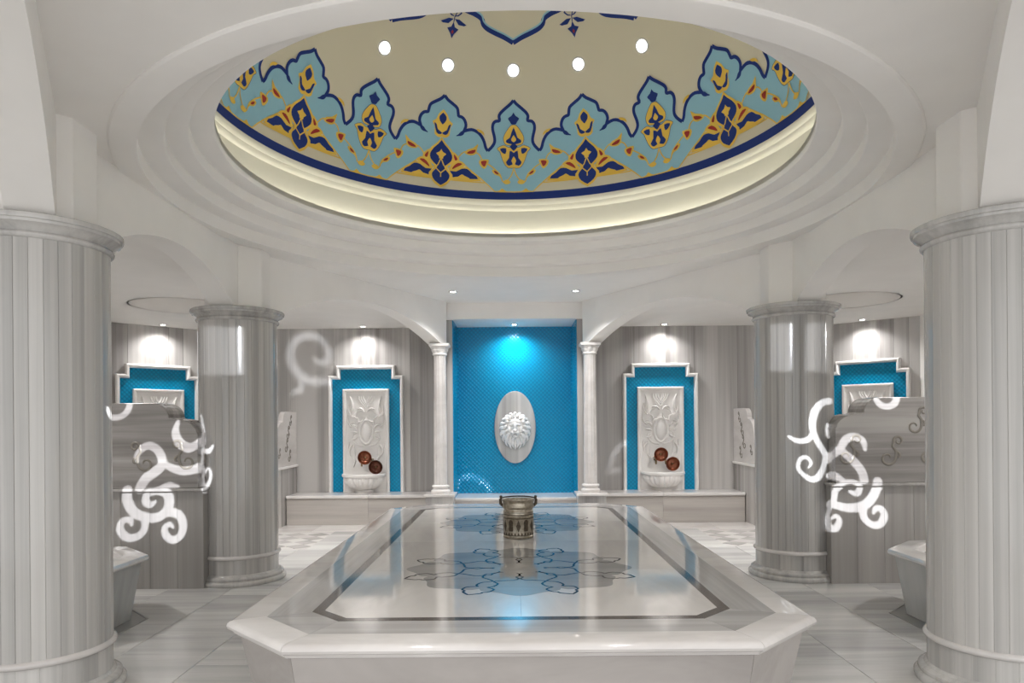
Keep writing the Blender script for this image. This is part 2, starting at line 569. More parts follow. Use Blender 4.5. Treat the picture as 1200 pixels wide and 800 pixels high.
# pale borders and the lozenge carpets in front of the benches
for i in range(-6, 6):
    tile_at(cache, 0.95 * i, 0.95 * (i + 1), 9.78, 10.42, M['white'])
for i in range(-3, 3):
    tile_at(cache, 0.62 * i, 0.62 * (i + 1), 8.38, 9.78, M['floor'])
LZ = 0.155
for s in (-1, 1):
    for k, (a, b) in enumerate([(1.86, 2.2), (2.2, 2.53)]):
        for j in range(2):
            x0, x1 = sorted((s * a, s * b))
            tile_at(cache, x0, x1, 8.38 + 0.7 * j, 9.08 + 0.7 * j, M['floor'] if k else M['white'])
    x0, x1 = sorted((s * 2.53, s * 4.2))
    t = G().box(x0, x1, 8.38, 9.78, -0.012, -0.004).build('lozenge_bed', M['white'], floor)
    lm = {}
    for i in range(11):
        for j in range(9):
            if (i + j) % 2:
                continue
            cx, cy = s * (2.53 + LZ * (i + 1)), 8.38 + 0.08 + LZ * (j + 1) * 0.96
            if cy + LZ > 9.8 or abs(cx) + LZ > 4.2:
                continue
            mat = M['white'] if j % 2 else M['greybx']
            if mat.name not in lm:
                q = G().prism([(LZ - .003, 0), (0, LZ - .003), (-LZ + .003, 0), (0, -LZ + .003)], -0.005, 0).build('lozenge_tile', mat, floor)
                lm[mat.name] = q.data
            else:
                q = link('lozenge_tile', lm[mat.name], floor)
            q.location = (cx, cy, 0)

# ------------------------------------------------------------------ walls
def wall_panels(name, length, edges, loc, rz, z1=Z_BAY + 0.02, mat='wallm'):
    """backing wall with upright marble slabs; local x along the wall, -y into the hall"""
    g = G().box(0, length, 0.02, 0.2, 0, 3.3)
    w = structure(name, g, M['grout'])
    w.location = loc
    w.rotation_euler = (0, 0, rz)
    for a, b in zip(edges, edges[1:]):
        G().box(a + 0.0015, b - 0.0015, 0, 0.022, 0, z1).build('wall_panel', M[mat], w, bevel=0.0015)
    return w


wall_panels('wall_back_left', 3.985, [0, 0.7, 1.44, 2.13, 2.55, 3.32, 3.985], (-4.95, Y_BACK, 0), 0)
wall_panels('wall_back_right', 3.985, [0, 0.89, 1.4, 1.85, 2.52, 3.25, 3.985], (0.965, Y_BACK, 0), 0)
DL = 1.42
wall_panels('wall_slanted_left', DL, [0, 0.13, 0.42, 0.99, 1.2, DL], (-4.95 - DL * cos(pi / 4), Y_BACK - DL * sin(pi / 4), 0), pi / 4)
wall_panels('wall_slanted_right', 1.25, [0, 0.33, 0.9, 1.1, 1.25], (4.95, Y_BACK, 0), -pi / 4)
structure('wall_left', G().box(-6.15, -5.95, -1.2, 9.95, 0, 3.3), M['plaster'])
structure('wall_right', G().box(5.83, 6.03, -1.2, 10.06, 0, 3.3), M['plaster'])

# ---- turquoise niche in the middle of the back wall
g = G().box(-0.965, 0.965, 10.72, 11.1, 0, 3.3)
niche = structure('wall_niche', g, M['plaster'])
G().box(-0.885, 0.885, 10.7, 10.72, 0.42, 2.965).build('tile_field', M['tile'], niche)
for s in (-1, 1):
    a, b = sorted((s * 0.885, s * 0.965))
    G().box(a, b, 9.93, 10.94, 0, 2.965).build('jamb', M['wallm'], niche, bevel=0.002)
    a, b = sorted((s * 0.872, s * 0.886))
    G().box(a, b, 9.97, 10.71, 0.42, 2.965).build('tile_side', M['tiley'], niche)
structure('trim_1', G().box(-1.0, 1.0, 9.86, 10.94, 2.962, 3.3), M['plaster'], bevel=0.004)
G().box(-0.885, 0.885, 10.03, 10.71, 0, 0.385).build('ledge_front', M['white'], niche)
G().box(-0.885, 0.885, 10.0, 10.71, 0.385, 0.425).build('ledge_top', M['white'], niche, bevel=0.008, seg=2)


# ---- arched walls between the columns
def arch_wall(name, p0, p1, thick, u0, u1, rise, power=2.0, z_top=3.3, n=40):
    p0, p1 = Vector(p0), Vector(p1)
    L_ = (p1 - p0).length
    d = (p1 - p0) / L_
    nn = Vector((d.y, -d.x)) * thick / 2
    us = [0.0] + [u0 + (u1 - u0) * i / n for i in range(n + 1)] + [L_]
    pts = []
    for u in us:
        if u0 < u < u1:
            q = abs(2 * (u - u0) / (u1 - u0) - 1)
            pts.append((u, Z_SPRING + rise * (1 - q ** power)))
        else:
            pts.append((u, Z_SPRING))
    v, f = [], []
    for u, z in pts:
        p = p0 + d * u
        for q in (p - nn, p + nn):
            v += [(q.x, q.y, z), (q.x, q.y, z_top)]
    for i in range(len(pts) - 1):
        a, b = i * 4, (i + 1) * 4
        f += [(a, b, b + 1, a + 1), (a + 2, a + 3, b + 3, b + 2), (a, a + 2, b + 2, b), (a + 1, b + 1, b + 3, a + 3)]
    e = (len(pts) - 1) * 4
    f += [(0, 1, 3, 2), (e, e + 2, e + 3, e + 1)]
    return structure(name, G().add(v, f), M['plaster'], smooth=20)


for s, side in ((-1, 'left'), (1, 'right')):
    arch_wall('wall_%s' % ('arcade_' + side), (s * COLX, Y_FRONT), (s * COLX, Y_MID), 0.22, 0.36, 2.53, 0.30, 2.0)
    arch_wall('wall_back_arch_%s' % side, (s * COLX, Y_MID), (s * SLIMX, Y_SLIM + 0.06), 0.22, 0.36, 3.27, 0.35, 2.0)
    arch_wall('wall_front_arch_%s' % side, (s * COLX, Y_FRONT), (s * SLIMX, 1.04), 0.22, 0.36, 3.27, 0.36, 2.0)
k = 2
for s in (-1, 1):
    for yy in (Y_FRONT, Y_MID):
        structure('trim_%d' % k, G().prism(circle((s * COLX, yy), 0.3, 8, pi / 8), Z_SPRING, 3.28), M['plaster'], bevel=0.006)
        k += 1

# ------------------------------------------------------------------ ceiling, ring mouldings, dome
outer = [(-2.8, -1.2), (2.8, -1.2), (2.8, 6.9), (1.2, 10.2), (-1.2, 10.2), (-2.8, 6.9)]
v, f = flat_fill(outer, [circle(DC, 2.66, 96)], Z_CEIL)
g = G().add(v, f)
v, f = flat_fill(outer, [circle(DC, 2.66, 96)], Z_CEIL + 0.12)
g.add(v, f)
ceiling = structure('ceiling', g, M['plaster'])
RZ = [(2.585, 3.169, 3.277), (2.433, 3.277, 3.368), (2.293, 3.368, 3.457), (2.143, 3.457, 3.542)]


def ring(prof, name, mat=None, n=144, sm=30):
    return G().lathe(prof, n, DC, closed=True).build(name, mat or M['plaster'], ceiling, smooth=sm)


ring([(2.585, 3.169), (2.715, 3.169), (2.728, 3.173), (2.737, 3.183), (2.739, 3.2), (2.739, 3.27), (2.585, 3.277)], 'ring_step')
for (r0, z0, z1), (r1, _, _) in zip(RZ[1:], RZ):
    ring([(r0, z0 + 0.012), (r0 + 0.004, z0 + 0.004), (r0 + 0.014, z0), (r1 + 0.006, z0), (r1 + 0.006, z1), (r0, z1)], 'ring_step')
# light trough and the curved band under the dome
ring([(2.143, 3.5), (2.42, 3.5), (2.44, 3.5), (2.44, 3.9), (2.405, 3.9), (2.405, 3.542), (2.143, 3.542)], 'cove', M['covem'])
ring([(2.405, 3.86), (2.39, 3.872), (2.378, 3.89), (2.374, 3.915), (2.36, 3.93), (2.353, 3.955), (2.352, Z_DOME), (2.44, Z_DOME), (2.44, 3.86)], 'cornice', M['covem'])
g = G().lathe([(2.35, 3.546), (2.37, 3.546), (2.37, 3.562), (2.35, 3.562)], 144, DC, closed=True)
led = g.build('cove_light', M['cove'])
tag(led, 'thin warm light strip hidden in the trough under the painted dome', 'light')

prof = [((R_DOME) * cos(rad(a)), Z_DOME + R_DOME * sin(rad(a))) for a in [i * 2.5 for i in range(37)]]
prof += [((R_DOME + .09) * cos(rad(a)), Z_DOME + (R_DOME + .09) * sin(rad(a))) for a in [90 - i * 5 for i in range(19)]]
dome = G().lathe(prof, 144, DC, closed=True).build('dome', M['cream'], ceiling, smooth=40)
band = G().lathe([((R_DOME - 0.0025) * cos(rad(a)), Z_DOME + (R_DOME - 0.0025) * sin(rad(a))) for a in (0.0, 0.5, 1.0, 1.5, 2.05)], 144, DC)
band.build('painted_band', M['navy'], dome, smooth=60)

# ---- bays beside and behind the arcade
for s, side in ((-1, 'left'), (1, 'right')):
    poly = [(s * 0.97, 9.86), (s * 2.72, 6.86), (s * 2.72, 3.95), (s * 1.0, 1.0), (s * 1.0, -1.2), (s * 6.2, -1.2), (s * 6.2, 11.15), (s * 0.97, 11.15)]
    cc, cr = (s * 4.14, 8.78), 0.62
    g = G()
    for z in (Z_BAY, Z_BAY + 0.35):
        v, f = flat_fill(poly, [circle(cc, cr, 64)] if z == Z_BAY else [], z)
        g.add(v, f)
    bay = structure('ceiling_bay_' + side, g, M['plaster'])
    G().lathe([(cr, Z_BAY), (cr + .02, Z_BAY), (cr + .02, Z_BAY + .30), (0.001, Z_BAY + .30), (0.001, Z_BAY + .27), (cr, Z_BAY + .27)], 64, cc, closed=True).build('ceiling_recess', M['plaster'], bay, smooth=30)


# ------------------------------------------------------------------ dome paintings
def on_dome(az, el, lift):
    r = R_DOME - lift
    a, e = rad(az), rad(el)
    return (r * cos(e) * sin(a), r * cos(e) * cos(a), r * sin(e))


def dome_poly(g, poly, lift, mi, cell=1.6):
    """outline in degrees (azimuth, elevation), filled on the curved dome"""
    dense = []
    for i, p in enumerate(poly):
        q = poly[(i + 1) % len(poly)]
        k = max(1, int(math.hypot(q[0] - p[0], q[1] - p[1]) / 1.3))
        dense += [(p[0] + (q[0] - p[0]) * t / k, p[1] + (q[1] - p[1]) * t / k) for t in range(k)]
    poly = dense
    xs, ys = [p[0] for p in poly], [p[1] for p in poly]
    pts = [Vector(p) for p in poly]
    n = len(pts)
    x = min(xs) + cell / 2
    def inside(px, py):
        c = False
        for i in range(n):
            (x0, y0), (x1, y1) = poly[i], poly[(i + 1) % n]
            if (y0 > py) != (y1 > py) and px < (x1 - x0) * (py - y0) / (y1 - y0) + x0:
                c = not c
        return c
    while x < max(xs):
        y = min(ys) + cell / 2
        while y < max(ys):
            if inside(x, y) and min((Vector((x, y)) - q).length for q in pts) > cell * 0.35:
                pts.append(Vector((x, y)))
            y += cell
        x += cell
    r = delaunay_2d_cdt(pts, [], [list(range(n))], 1, 1e-5)
    g.add([on_dome(p.x, p.y, lift) for p in r[0]], [tuple(t) for t in r[2]], mi)


def dome_line(g, line, w, lift, mi, closed=False):
    """painted stroke of width w degrees"""
    pts = [Vector((p[0], p[1])) for p in line]
    n = len(pts)
    v, f = [], []
    for i, p in enumerate(pts):
        a = pts[i - 1] if (i or closed) else p
        b = pts[(i + 1) % n] if (i < n - 1 or closed) else p
        k = cos(rad(p.y))
        d = (b - a)
        d.x *= k
        d.normalize()
        ww = w[i] if hasattr(w, '__len__') else w
        nn = Vector((-d.y / k, d.x)) * ww / 2
        v += [on_dome(p.x + nn.x, p.y + nn.y, lift), on_dome(p.x - nn.x, p.y - nn.y, lift)]
    for i in range(n if closed else n - 1):
        j = (i + 1) % n
        f.append((2 * i, 2 * i + 1, 2 * j + 1, 2 * j))
    g.add(v, f, mi)



def mir(p, c=0.0):
    return [(2 * c - x, y) for x, y in p]


def both(p):
    """a half outline on the axis 0 or 20 closed with its mirror image"""
    c = 0.0 if p[0][0] < 10 else 20.0
    q = mir(p, c)[::-1]
    return p + [t for t in q if abs(t[0] - c) > 1e-4]


BLUE, NAVY, GOLD, RED = 0, 1, 2, 3
PM = [M['blue'], M['navy'], M['gold'], M['red']]
D = DOME
lobe = G()
# pale blue field, one period of two lobes: azimuth -20 .. 20
up = smooth_line(D['up'][:13], 2) [:-1] + smooth_line(D['up'][12:19], 2)[:-1] + smooth_line(D['up'][18:], 2)
low = D['low']
half = up + [(20, 7.3)] + low[:-1][::-1]
half = [(0, up[0][1])] + half[1:]
full = half[:-1] + [(0, low[0][1])] + mir(low[1:-1]) + [(-20, 7.3)] + mir(up)[::-1][:-1]
dome_poly(lobe, full, 0.003, BLUE, 1.4)
for sg in (1, -1):
    m_ = (lambda p: p) if sg == 1 else (lambda p: mir(p))
    for part in (D['up'][:13], D['up'][12:19], D['up'][18:]):
        dome_line(lobe, m_(smooth_line(part, 3)), 0.78, 0.006, NAVY)
    dome_line(lobe, m_(smooth_line(D['curl'], 3)), [0.62, .7, .8, .9, 1.0, .9, .7, .4, .3, .1][:len(smooth_line(D['curl'], 3))], 0.006, NAVY)
    dome_line(lobe, m_(low), 0.28, 0.0062, GOLD)
    for k_, mi in (('knob', GOLD), ('lowk', GOLD), ('bn4', NAVY), ('leaf1', GOLD), ('gr1', GOLD), ('gr2', GOLD), ('gr3', GOLD),
                   ('rr1', RED), ('rr2', RED), ('rr3', RED)):
        dome_poly(lobe, m_(smooth_line(D[k_], 2, True)), {NAVY: 0.0095, GOLD: 0.008, RED: 0.0105}[mi] + (0.001 if k_ == 'knob' else 0), mi)
    for k_ in ('stem1', 'stem2'):
        dome_line(lobe, m_(smooth_line(D[k_], 3)), 0.3, 0.0078, GOLD)
for k_, mi, lf in (('bud', NAVY, .007), ('bg1', GOLD, .0075), ('bn1', NAVY, .0085), ('bg2', GOLD, .0105), ('bg3', GOLD, .0076),
                   ('bn2', NAVY, .0092), ('bn3', NAVY, .009), ('bg4', GOLD, .0108)):
    dome_poly(lobe, both(smooth_line(D[k_], 2)), lf, mi)
    if k_ in ('bg1', 'bg3'):
        dome_line(lobe, both(smooth_line(D[k_], 2)), 0.1, lf + .0004, NAVY, True)
# the lobe over the pointed palmette sits half on either side of the period's edge
for sg in (1, -1):
    m_ = (lambda p: p) if sg == 1 else (lambda p: mir(p))
    edge = lambda p: p + [(20, p[-1][1]), (20, p[0][1])]
    for k_, mi, lf in (('ag1', GOLD, .008), ('an1', NAVY, .009), ('ag2', GOLD, .0085), ('an3', NAVY, .0095), ('ag3', GOLD, .0108), ('ag4', GOLD, .0108)):
        p = [q if q[0] < 19.55 else (20, q[1]) for q in D[k_]]
        p = [q for i, q in enumerate(p) if i == 0 or q != p[i - 1]]
        p = [(min(20, q[0]), q[1]) for q in smooth_line(p, 2)]
        if p[0][0] < 20:
            p = [(20, p[0][1])] + p
        if p[-1][0] < 20:
            p = p + [(20, p[-1][1])]
        dome_poly(lobe, m_(p), lf, mi)
    for k_, mi, lf in (('an2', NAVY, .009), ('ag7', GOLD, .0075), ('an7', NAVY, .0085), ('ag8', GOLD, .0095), ('ag6', GOLD, .0092), ('ar6', RED, .0102), ('ag5', GOLD, .0088), ('ar5', RED, .0098)):
        dome_poly(lobe, m_(smooth_line(D[k_], 2, True)), lf, mi)
    for k_ in ('al1', 'al2'):
        p = [q if q[0] < 19.55 else (20, q[1]) for q in D[k_]]
        dome_line(lobe, m_(p), 0.28, 0.0105, GOLD)
    dome_line(lobe, m_([(8.0 + 0.95 * q, 4.35 + 0.015 * q) for q in range(11)]), 0.28, 0.0082, GOLD)
first = lobe.build('painted_lobe', PM, dome)
first.location = (DC[0], DC[1], Z_DOME)
for i in range(1, 9):
    o = link('painted_lobe', first.data, dome)
    o.location = first.location
    o.rotation_euler = (0, 0, rad(40 * i))

# central medallion of nine lobes with sprigs between them
med = G()
half = [(0, 38.55), (2.8, 39.7), (6.2, 40.7), (8.6, 41.5), (10.0, 42.4), (10.8, 43.6), (13.4, 44.5), (17, 45.2), (20, 46.8)]
ln = smooth_line(half, 4)
for sg in (1, -1):
    m_ = (lambda p: p) if sg == 1 else (lambda p: mir(p))
    dome_line(med, m_(ln), 1.15, 0.004, NAVY)
    dome_line(med, m_([(a, e + 0.75) for a, e in ln]), 0.38, 0.0045, BLUE)
first = med.build('painted_medallion_lobe', PM, dome)
first.location = (DC[0], DC[1], Z_DOME)
sp = G()
dome_poly(sp, [(0, 38.3), (0.7, 39.4), (1.9, 40.5), (0.6, 40.9), (0, 42.1), (-0.6, 40.9), (-1.9, 40.5), (-0.7, 39.4)], 0.004, NAVY)
dome_poly(sp, [(0, 39.3), (.4, 39.8), (0, 40.3), (-.4, 39.8)], 0.006, RED)
dome_line(sp, [(0, 42.0), (0.1, 43.2), (0.7, 44.2)], 0.22, 0.004, NAVY)
for sg in (1, -1):
    dome_poly(sp, [(sg * a, e) for a, e in [(0.2, 42.7), (1.8, 42.7), (4.4, 41.7), (3.6, 41.4), (1.7, 41.5)]], 0.004, NAVY)
    dome_line(sp, [(sg * a, e) for a, e in [(0.2, 43.3), (1.2, 43.5), (2.2, 44.2), (1.6, 44.8)]], [.2, .3, .4, .2], 0.004, NAVY)
spf = sp.build('painted_sprig', PM, dome)
spf.location = (DC[0], DC[1], Z_DOME)
spf.rotation_euler = (0, 0, rad(20))
for i in range(1, 9):
    o = link('painted_medallion_lobe', first.data, dome)
    o.location = first.location
    o.rotation_euler = (0, 0, rad(40 * i))
    o = link('painted_sprig', spf.data, dome)
    o.location = first.location
    o.rotation_euler = (0, 0, rad(20 + 40 * i))

# ------------------------------------------------------------------ big striped columns
def big_column(label, loc, rz):
    t = thing('column', label, 'column', loc, rz, 'striped marble columns around the dome')
    G().lathe([(0.0, 0), (0.425, 0), (0.43, 0.012), (0.43, 0.03), (0.42, 0.042), (0.405, 0.047), (0.41, 0.055), (0.408, 0.07), (0.395, 0.08), (0.378, 0.085), (0.372, 0.095), (0.36, 0.1)], 64).build('base', M['column'], t, smooth=40)
    G().lathe([(0.345, 0.235), (0.368, 0.238), (0.38, 0.247), (0.384, 0.257), (0.38, 0.267), (0.366, 0.275), (0.345, 0.277)], 64).build('base_ring', M['white'], t, smooth=60)
    n = 18
    da = 2 * pi / n
    def stave(n_, r, z0, z1, name, groove=0.0035):
        da_ = 2 * pi / n_
        prof = [(r - 0.02, -da_ / 2), (r - groove, -da_ / 2), (r - 0.0003, -da_ / 2 + 0.006), (r, -da_ / 5), (r, da_ / 5), (r - 0.0003, da_ / 2 - 0.006), (r - groove, da_ / 2), (r - 0.02, da_ / 2)]
        v = [(q * cos(a), q * sin(a), z) for z in (z0, z1) for q, a in prof]
        k = len(prof)
        f = [(i, i + 1, k + i + 1, k + i) for i in range(k - 1)]
        f += [tuple(range(k))[::-1], tuple(range(k, 2 * k))]
        q = G().add(v, f).build(name, M['column'], t, smooth=25)
        for i in range(1, n_):
            o = link(name, q.data, t)
            o.rotation_euler = (0, 0, da_ * i)
    stave(22, 0.362, 0.095, 0.238, 'drum_block', 0.002)
    stave(34, 0.362, 0.27, 2.497, 'stave')
    G().lathe([(0.34, 2.482), (0.372, 2.484), (0.382, 2.493), (0.384, 2.503), (0.378, 2.513), (0.366, 2.518), (0.37, 2.526), (0.385, 2.54), (0.408, 2.553), (0.418, 2.556), (0.42, 2.57), (0.43, 2.573), (0.434, 2.585), (0.432, 2.598), (0.424, 2.602), (0, 2.602)], 64).build('capital', M['column'], t, smooth=40)
    return t


c0 = big_column('thick striped marble column cut by the left picture edge, nearest on that side', (-COLX, Y_FRONT, 0), 0.3)
dup(c0, (COLX, Y_FRONT, 0), 1.9, 'thick striped marble column cut by the right picture edge, nearest on that side')
m1 = dup(c0, (-COLX, Y_MID, 0), 3.1, 'whole striped marble column standing left of the heated platform')
m2 = dup(c0, (COLX, Y_MID, 0), 4.4, 'whole striped marble column standing right of the heated platform')
# the two far columns take a finer-veined copy with their dimmer light put into the colour
shaded_mesh = {}
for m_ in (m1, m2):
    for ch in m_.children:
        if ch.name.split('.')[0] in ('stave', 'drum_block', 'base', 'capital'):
            if ch.data.name not in shaded_mesh:
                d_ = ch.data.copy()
                d_.materials[0] = M['column_shaded']
                shaded_mesh[ch.data.name] = d_
            ch.data = shaded_mesh[ch.data.name]


# ------------------------------------------------------------------ slim columns beside the niche
def slim_column(label, loc):
    t = thing('slim_column', label, 'column', loc, 0, 'slim white columns flanking the turquoise niche')
    G().box(-0.19, 0.19, -0.19, 0.17, 0, 0.49).build('pedestal', M['wallm'], t, bevel=0.004)
    G().box(-0.215, 0.215, -0.215, 0.18, 0.49, 0.525).build('pedestal_top', M['white'], t, bevel=0.008, seg=2)
    G().lathe([(0, 0.525), (0.13, 0.525), (0.137, 0.54), (0.135, 0.565), (0.12, 0.577), (0.108, 0.585), (0.106, 0.6), (0.12, 0.61), (0.122, 0.628), (0.112, 0.64), (0.098, 0.645), (0, 0.645)], 40).build('base', M['white'], t, smooth=40)
    flute = lambda a, z: 1 - 0.05 * (0.5 + 0.5 * cos(14 * a)) ** 2
    G().lathe([(0.095, 0.64), (0.095, 0.69), (0.093, 1.2), (0.09, 1.8), (0.087, 2.46)], 112, mod=flute).build('shaft', M['white'], t, smooth=40)
    leafy = lambda a, z: 1 + 0.07 * cos(8 * a) * (1 if 2.475 < z < 2.56 else 0)
    G().lathe([(0.085, 2.44), (0.1, 2.445), (0.104, 2.455), (0.1, 2.466), (0.092, 2.472), (0.096, 2.48), (0.106, 2.5), (0.112, 2.515), (0.106, 2.52), (0.112, 2.53), (0.122, 2.55), (0.13, 2.556), (0.118, 2.562), (0, 2.562)], 64, mod=leafy).build('capital', M['carve'], t, smooth=40)
    G().box(-0.14, 0.14, -0.14, 0.14, 2.56, 2.6).build('abacus', M['carve'], t, bevel=0.008, seg=2)
    return t


s0 = slim_column('slim white fluted column on a pedestal at the left edge of the turquoise niche', (-SLIMX, Y_SLIM, 0))
dup(s0, (SLIMX, Y_SLIM, 0), 0, 'slim white fluted column on a pedestal at the right edge of the turquoise niche')

# ------------------------------------------------------------------ heated marble platform
HW, HL, CH, ZT = 1.38, 2.53, 0.38, 0.584


def octagon(d):
    w, l, c = HW - d, HL - d, max(CH - 0.586 * d, 0.01)
    return [(w, -l + c), (w, l - c), (w - c, l), (-w + c, l), (-w, l - c), (-w, -l + c), (-w + c, -l), (w - c, -l)]


plat = thing('heated_platform', 'large low octagonal marble platform inlaid with two flower motifs, under the dome', 'platform', (0, DC[1], 0))


def octo_pieces(name, prof, mats, gap=0.0012):
    """eight mitred pieces; prof = (inset, z)"""
    rings = [octagon(d) for d, z in prof]
    for i in range(8):
        j = (i + 1) % 8
        v = []
        for rg, (d, z) in zip(rings, prof):
            a, b = Vector(rg[i]), Vector(rg[j])
            e = (b - a).normalized() * gap
            v += [(a.x + e.x, a.y + e.y, z), (b.x - e.x, b.y - e.y, z)]
        k = len(prof)
        f = [(2 * q, 2 * q + 1, 2 * ((q + 1) % k) + 1, 2 * ((q + 1) % k)) for q in range(k)]
        f += [tuple(2 * q for q in range(k))[::-1], tuple(2 * q + 1 for q in range(k))]
        m = mats[0] if abs(rings[0][i][0] - rings[0][j][0]) < 0.01 else mats[1]
        G().add(v, f).build(name, m, plat, smooth=35)


octo_pieces('rim_slab', [(0.165, ZT), (0.03, ZT), (0.014, ZT - .004), (0.004, ZT - .012), (0, ZT - .024), (0.004, ZT - .036), (0.014, ZT - .042),
                         (0.022, ZT - .043), (0.026, ZT - .05), (0.03, ZT - .06), (0.042, ZT - .066), (0.06, ZT - .067), (0.165, ZT - .067)], (M['white'], M['white']))
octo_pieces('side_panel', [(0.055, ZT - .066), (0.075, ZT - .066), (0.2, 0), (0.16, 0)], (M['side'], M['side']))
octo_pieces('border_slab', [(0.165, ZT - 0.0004), (0.36, ZT - 0.0004), (0.36, ZT - .06), (0.165, ZT - .06)], (M['greyb'], M['greybx']))
octo_pieces('dark_band', [(0.36, ZT), (0.415, ZT), (0.415, ZT - .06), (0.36, ZT - .06)], (M['band'], M['band']), 0.0)
G().prism(octagon(0.3), 0.1, ZT - .05).build('core', M['grout'], plat)
iw, il = HW - 0.415, HL - 0.415
ic = CH - 0.586 * 0.415
for ix in (0, 1):
    for iy in range(4):
        x0, x1 = (-iw, 0) if ix == 0 else (0, iw)
        y0, y1 = -il + il / 2 * iy, -il + il / 2 * (iy + 1)
        p = [(x0, y0), (x1, y0), (x1, y1), (x0, y1)]
        if iy == 0 and ix == 0: p = [(x0 + ic, y0), (x1, y0), (x1, y1), (x0, y1), (x0, y0 + ic)]
        if iy == 0 and ix == 1: p = [(x0, y0), (x1 - ic, y0), (x1, y0 + ic), (x1, y1), (x0, y1)]
        if iy == 3 and ix == 0: p = [(x0, y0), (x1, y0), (x1, y1), (x0 + ic, y1), (x0, y1 - ic)]
        if iy == 3 and ix == 1: p = [(x0, y0), (x1, y0), (x1, y1 - ic), (x1 - ic, y1), (x0, y1)]
        c_ = Vector(((x0 + x1) / 2, (y0 + y1) / 2))
        p = [tuple(c_ + (Vector(q) - c_) * 0.9985) for q in p]
        G().prism(p, ZT - .06, ZT - 0.0004).build('field_panel', M['field'], plat)
# flower motifs let into the field
pet = [(0.15, 0.045), (0.17, 0.07), (0.22, 0.085), (0.25, 0.082), (0.285, 0.112), (0.33, 0.098), (0.36, 0.05), (0.40, 0.004), (0.44, 0.045), (0.485, 0.055), (0.525, 0.048), (0.545, 0.03),
       (0.56, 0.06), (0.585, 0.085), (0.64, 0.08), (0.66, 0.055), (0.69, 0.05), (0.735, 0.0)]
for cy in (-1.01, 1.01):
    r_ = []
    for i in range(160):
        a = 2 * pi * i / 160
        r_.append(((0.57 + 0.12 * abs(cos(4 * a)) ** 0.6 + 0.02 * cos(16 * a)) * cos(a), cy + (0.57 + 0.12 * abs(cos(4 * a)) ** 0.6 + 0.02 * cos(16 * a)) * sin(a)))
    motif = G().prism(r_, ZT - .006, ZT + 0.0003).build('inlaid_flower', M['inlay'], plat)
    lines = []
    for i in range(8):
        a = rad(22.5 + 45 * i)
        g = G()
        sm = smooth_line(pet, 3)
        path = sm + [(x, -y) for x, y in sm[::-1][1:]]
        v, f = [], []
        for q in range(len(path)):
            A, B = Vector(path[max(q - 1, 0)]), Vector(path[min(q + 1, len(path) - 1)])
            d = (B - A).normalized()
            nn = Vector((-d.y, d.x)) * 0.0068
            for P in (Vector(path[q]) + nn, Vector(path[q]) - nn):
                v.append((P.x * cos(a) - P.y * sin(a), cy + P.x * sin(a) + P.y * cos(a), ZT + 0.0007))
        f = [(2 * q, 2 * q + 1, 2 * q + 3, 2 * q + 2) for q in range(len(path) - 1)]
        g.add(v, f).build('petal_outline', M['line'], motif)

# ------------------------------------------------------------------ benches
for s, side in ((-1, 'left'), (1, 'right')):
    t = thing('marble_bench', 'long low marble bench along the back wall, %s of the turquoise niche' % side, 'bench', (s * 2.19, 10.665, 0), 0, 'marble benches along the back wall')
    hw = 1.22
    for i in range(2):
        G().box(-hw + hw * i + 0.001, hw * (i) - 0.001, -0.265, 0.27, 0.0, 0.395).build('front_slab', M['bench'], t, bevel=0.002)
    for i in range(2):
        G().box(-hw + hw * i + 0.001, hw * (i) - 0.001, -0.295, 0.272, 0.395, 0.438).build('seat_slab', M['white'], t, bevel=0.01, seg=3)

# ------------------------------------------------------------------ wall fountains: stepped frame, tiles, carved panel
ZB = 0.438
def leaf(g, base, tip, w, bend=0.25, n=7, th=0.012, y=-0.03):
    b, t_ = Vector(base), Vector(tip)
    d = t_ - b
    nn = Vector((-d.y, d.x))
    v, f = [], []
    for i in range(n + 1):
        u = i / n
        c = b + d * u + nn * bend * sin(pi * u)
        ww = w * sin(pi * min(1, u * 0.9 + 0.1)) ** 0.7 * (1 - u * 0.35) if 0 < i < n else 0.001
        m_ = nn.normalized() * ww
        v += [(c.x - m_.x, y, c.y - m_.y), (c.x, y - th, c.y), (c.x + m_.x, y, c.y + m_.y)]
    for i in range(n):
        for q in (0, 1):
            f.append((3 * i + q, 3 * i + q + 1, 3 * i + q + 4, 3 * i + q + 3))
    g.add(v, f)


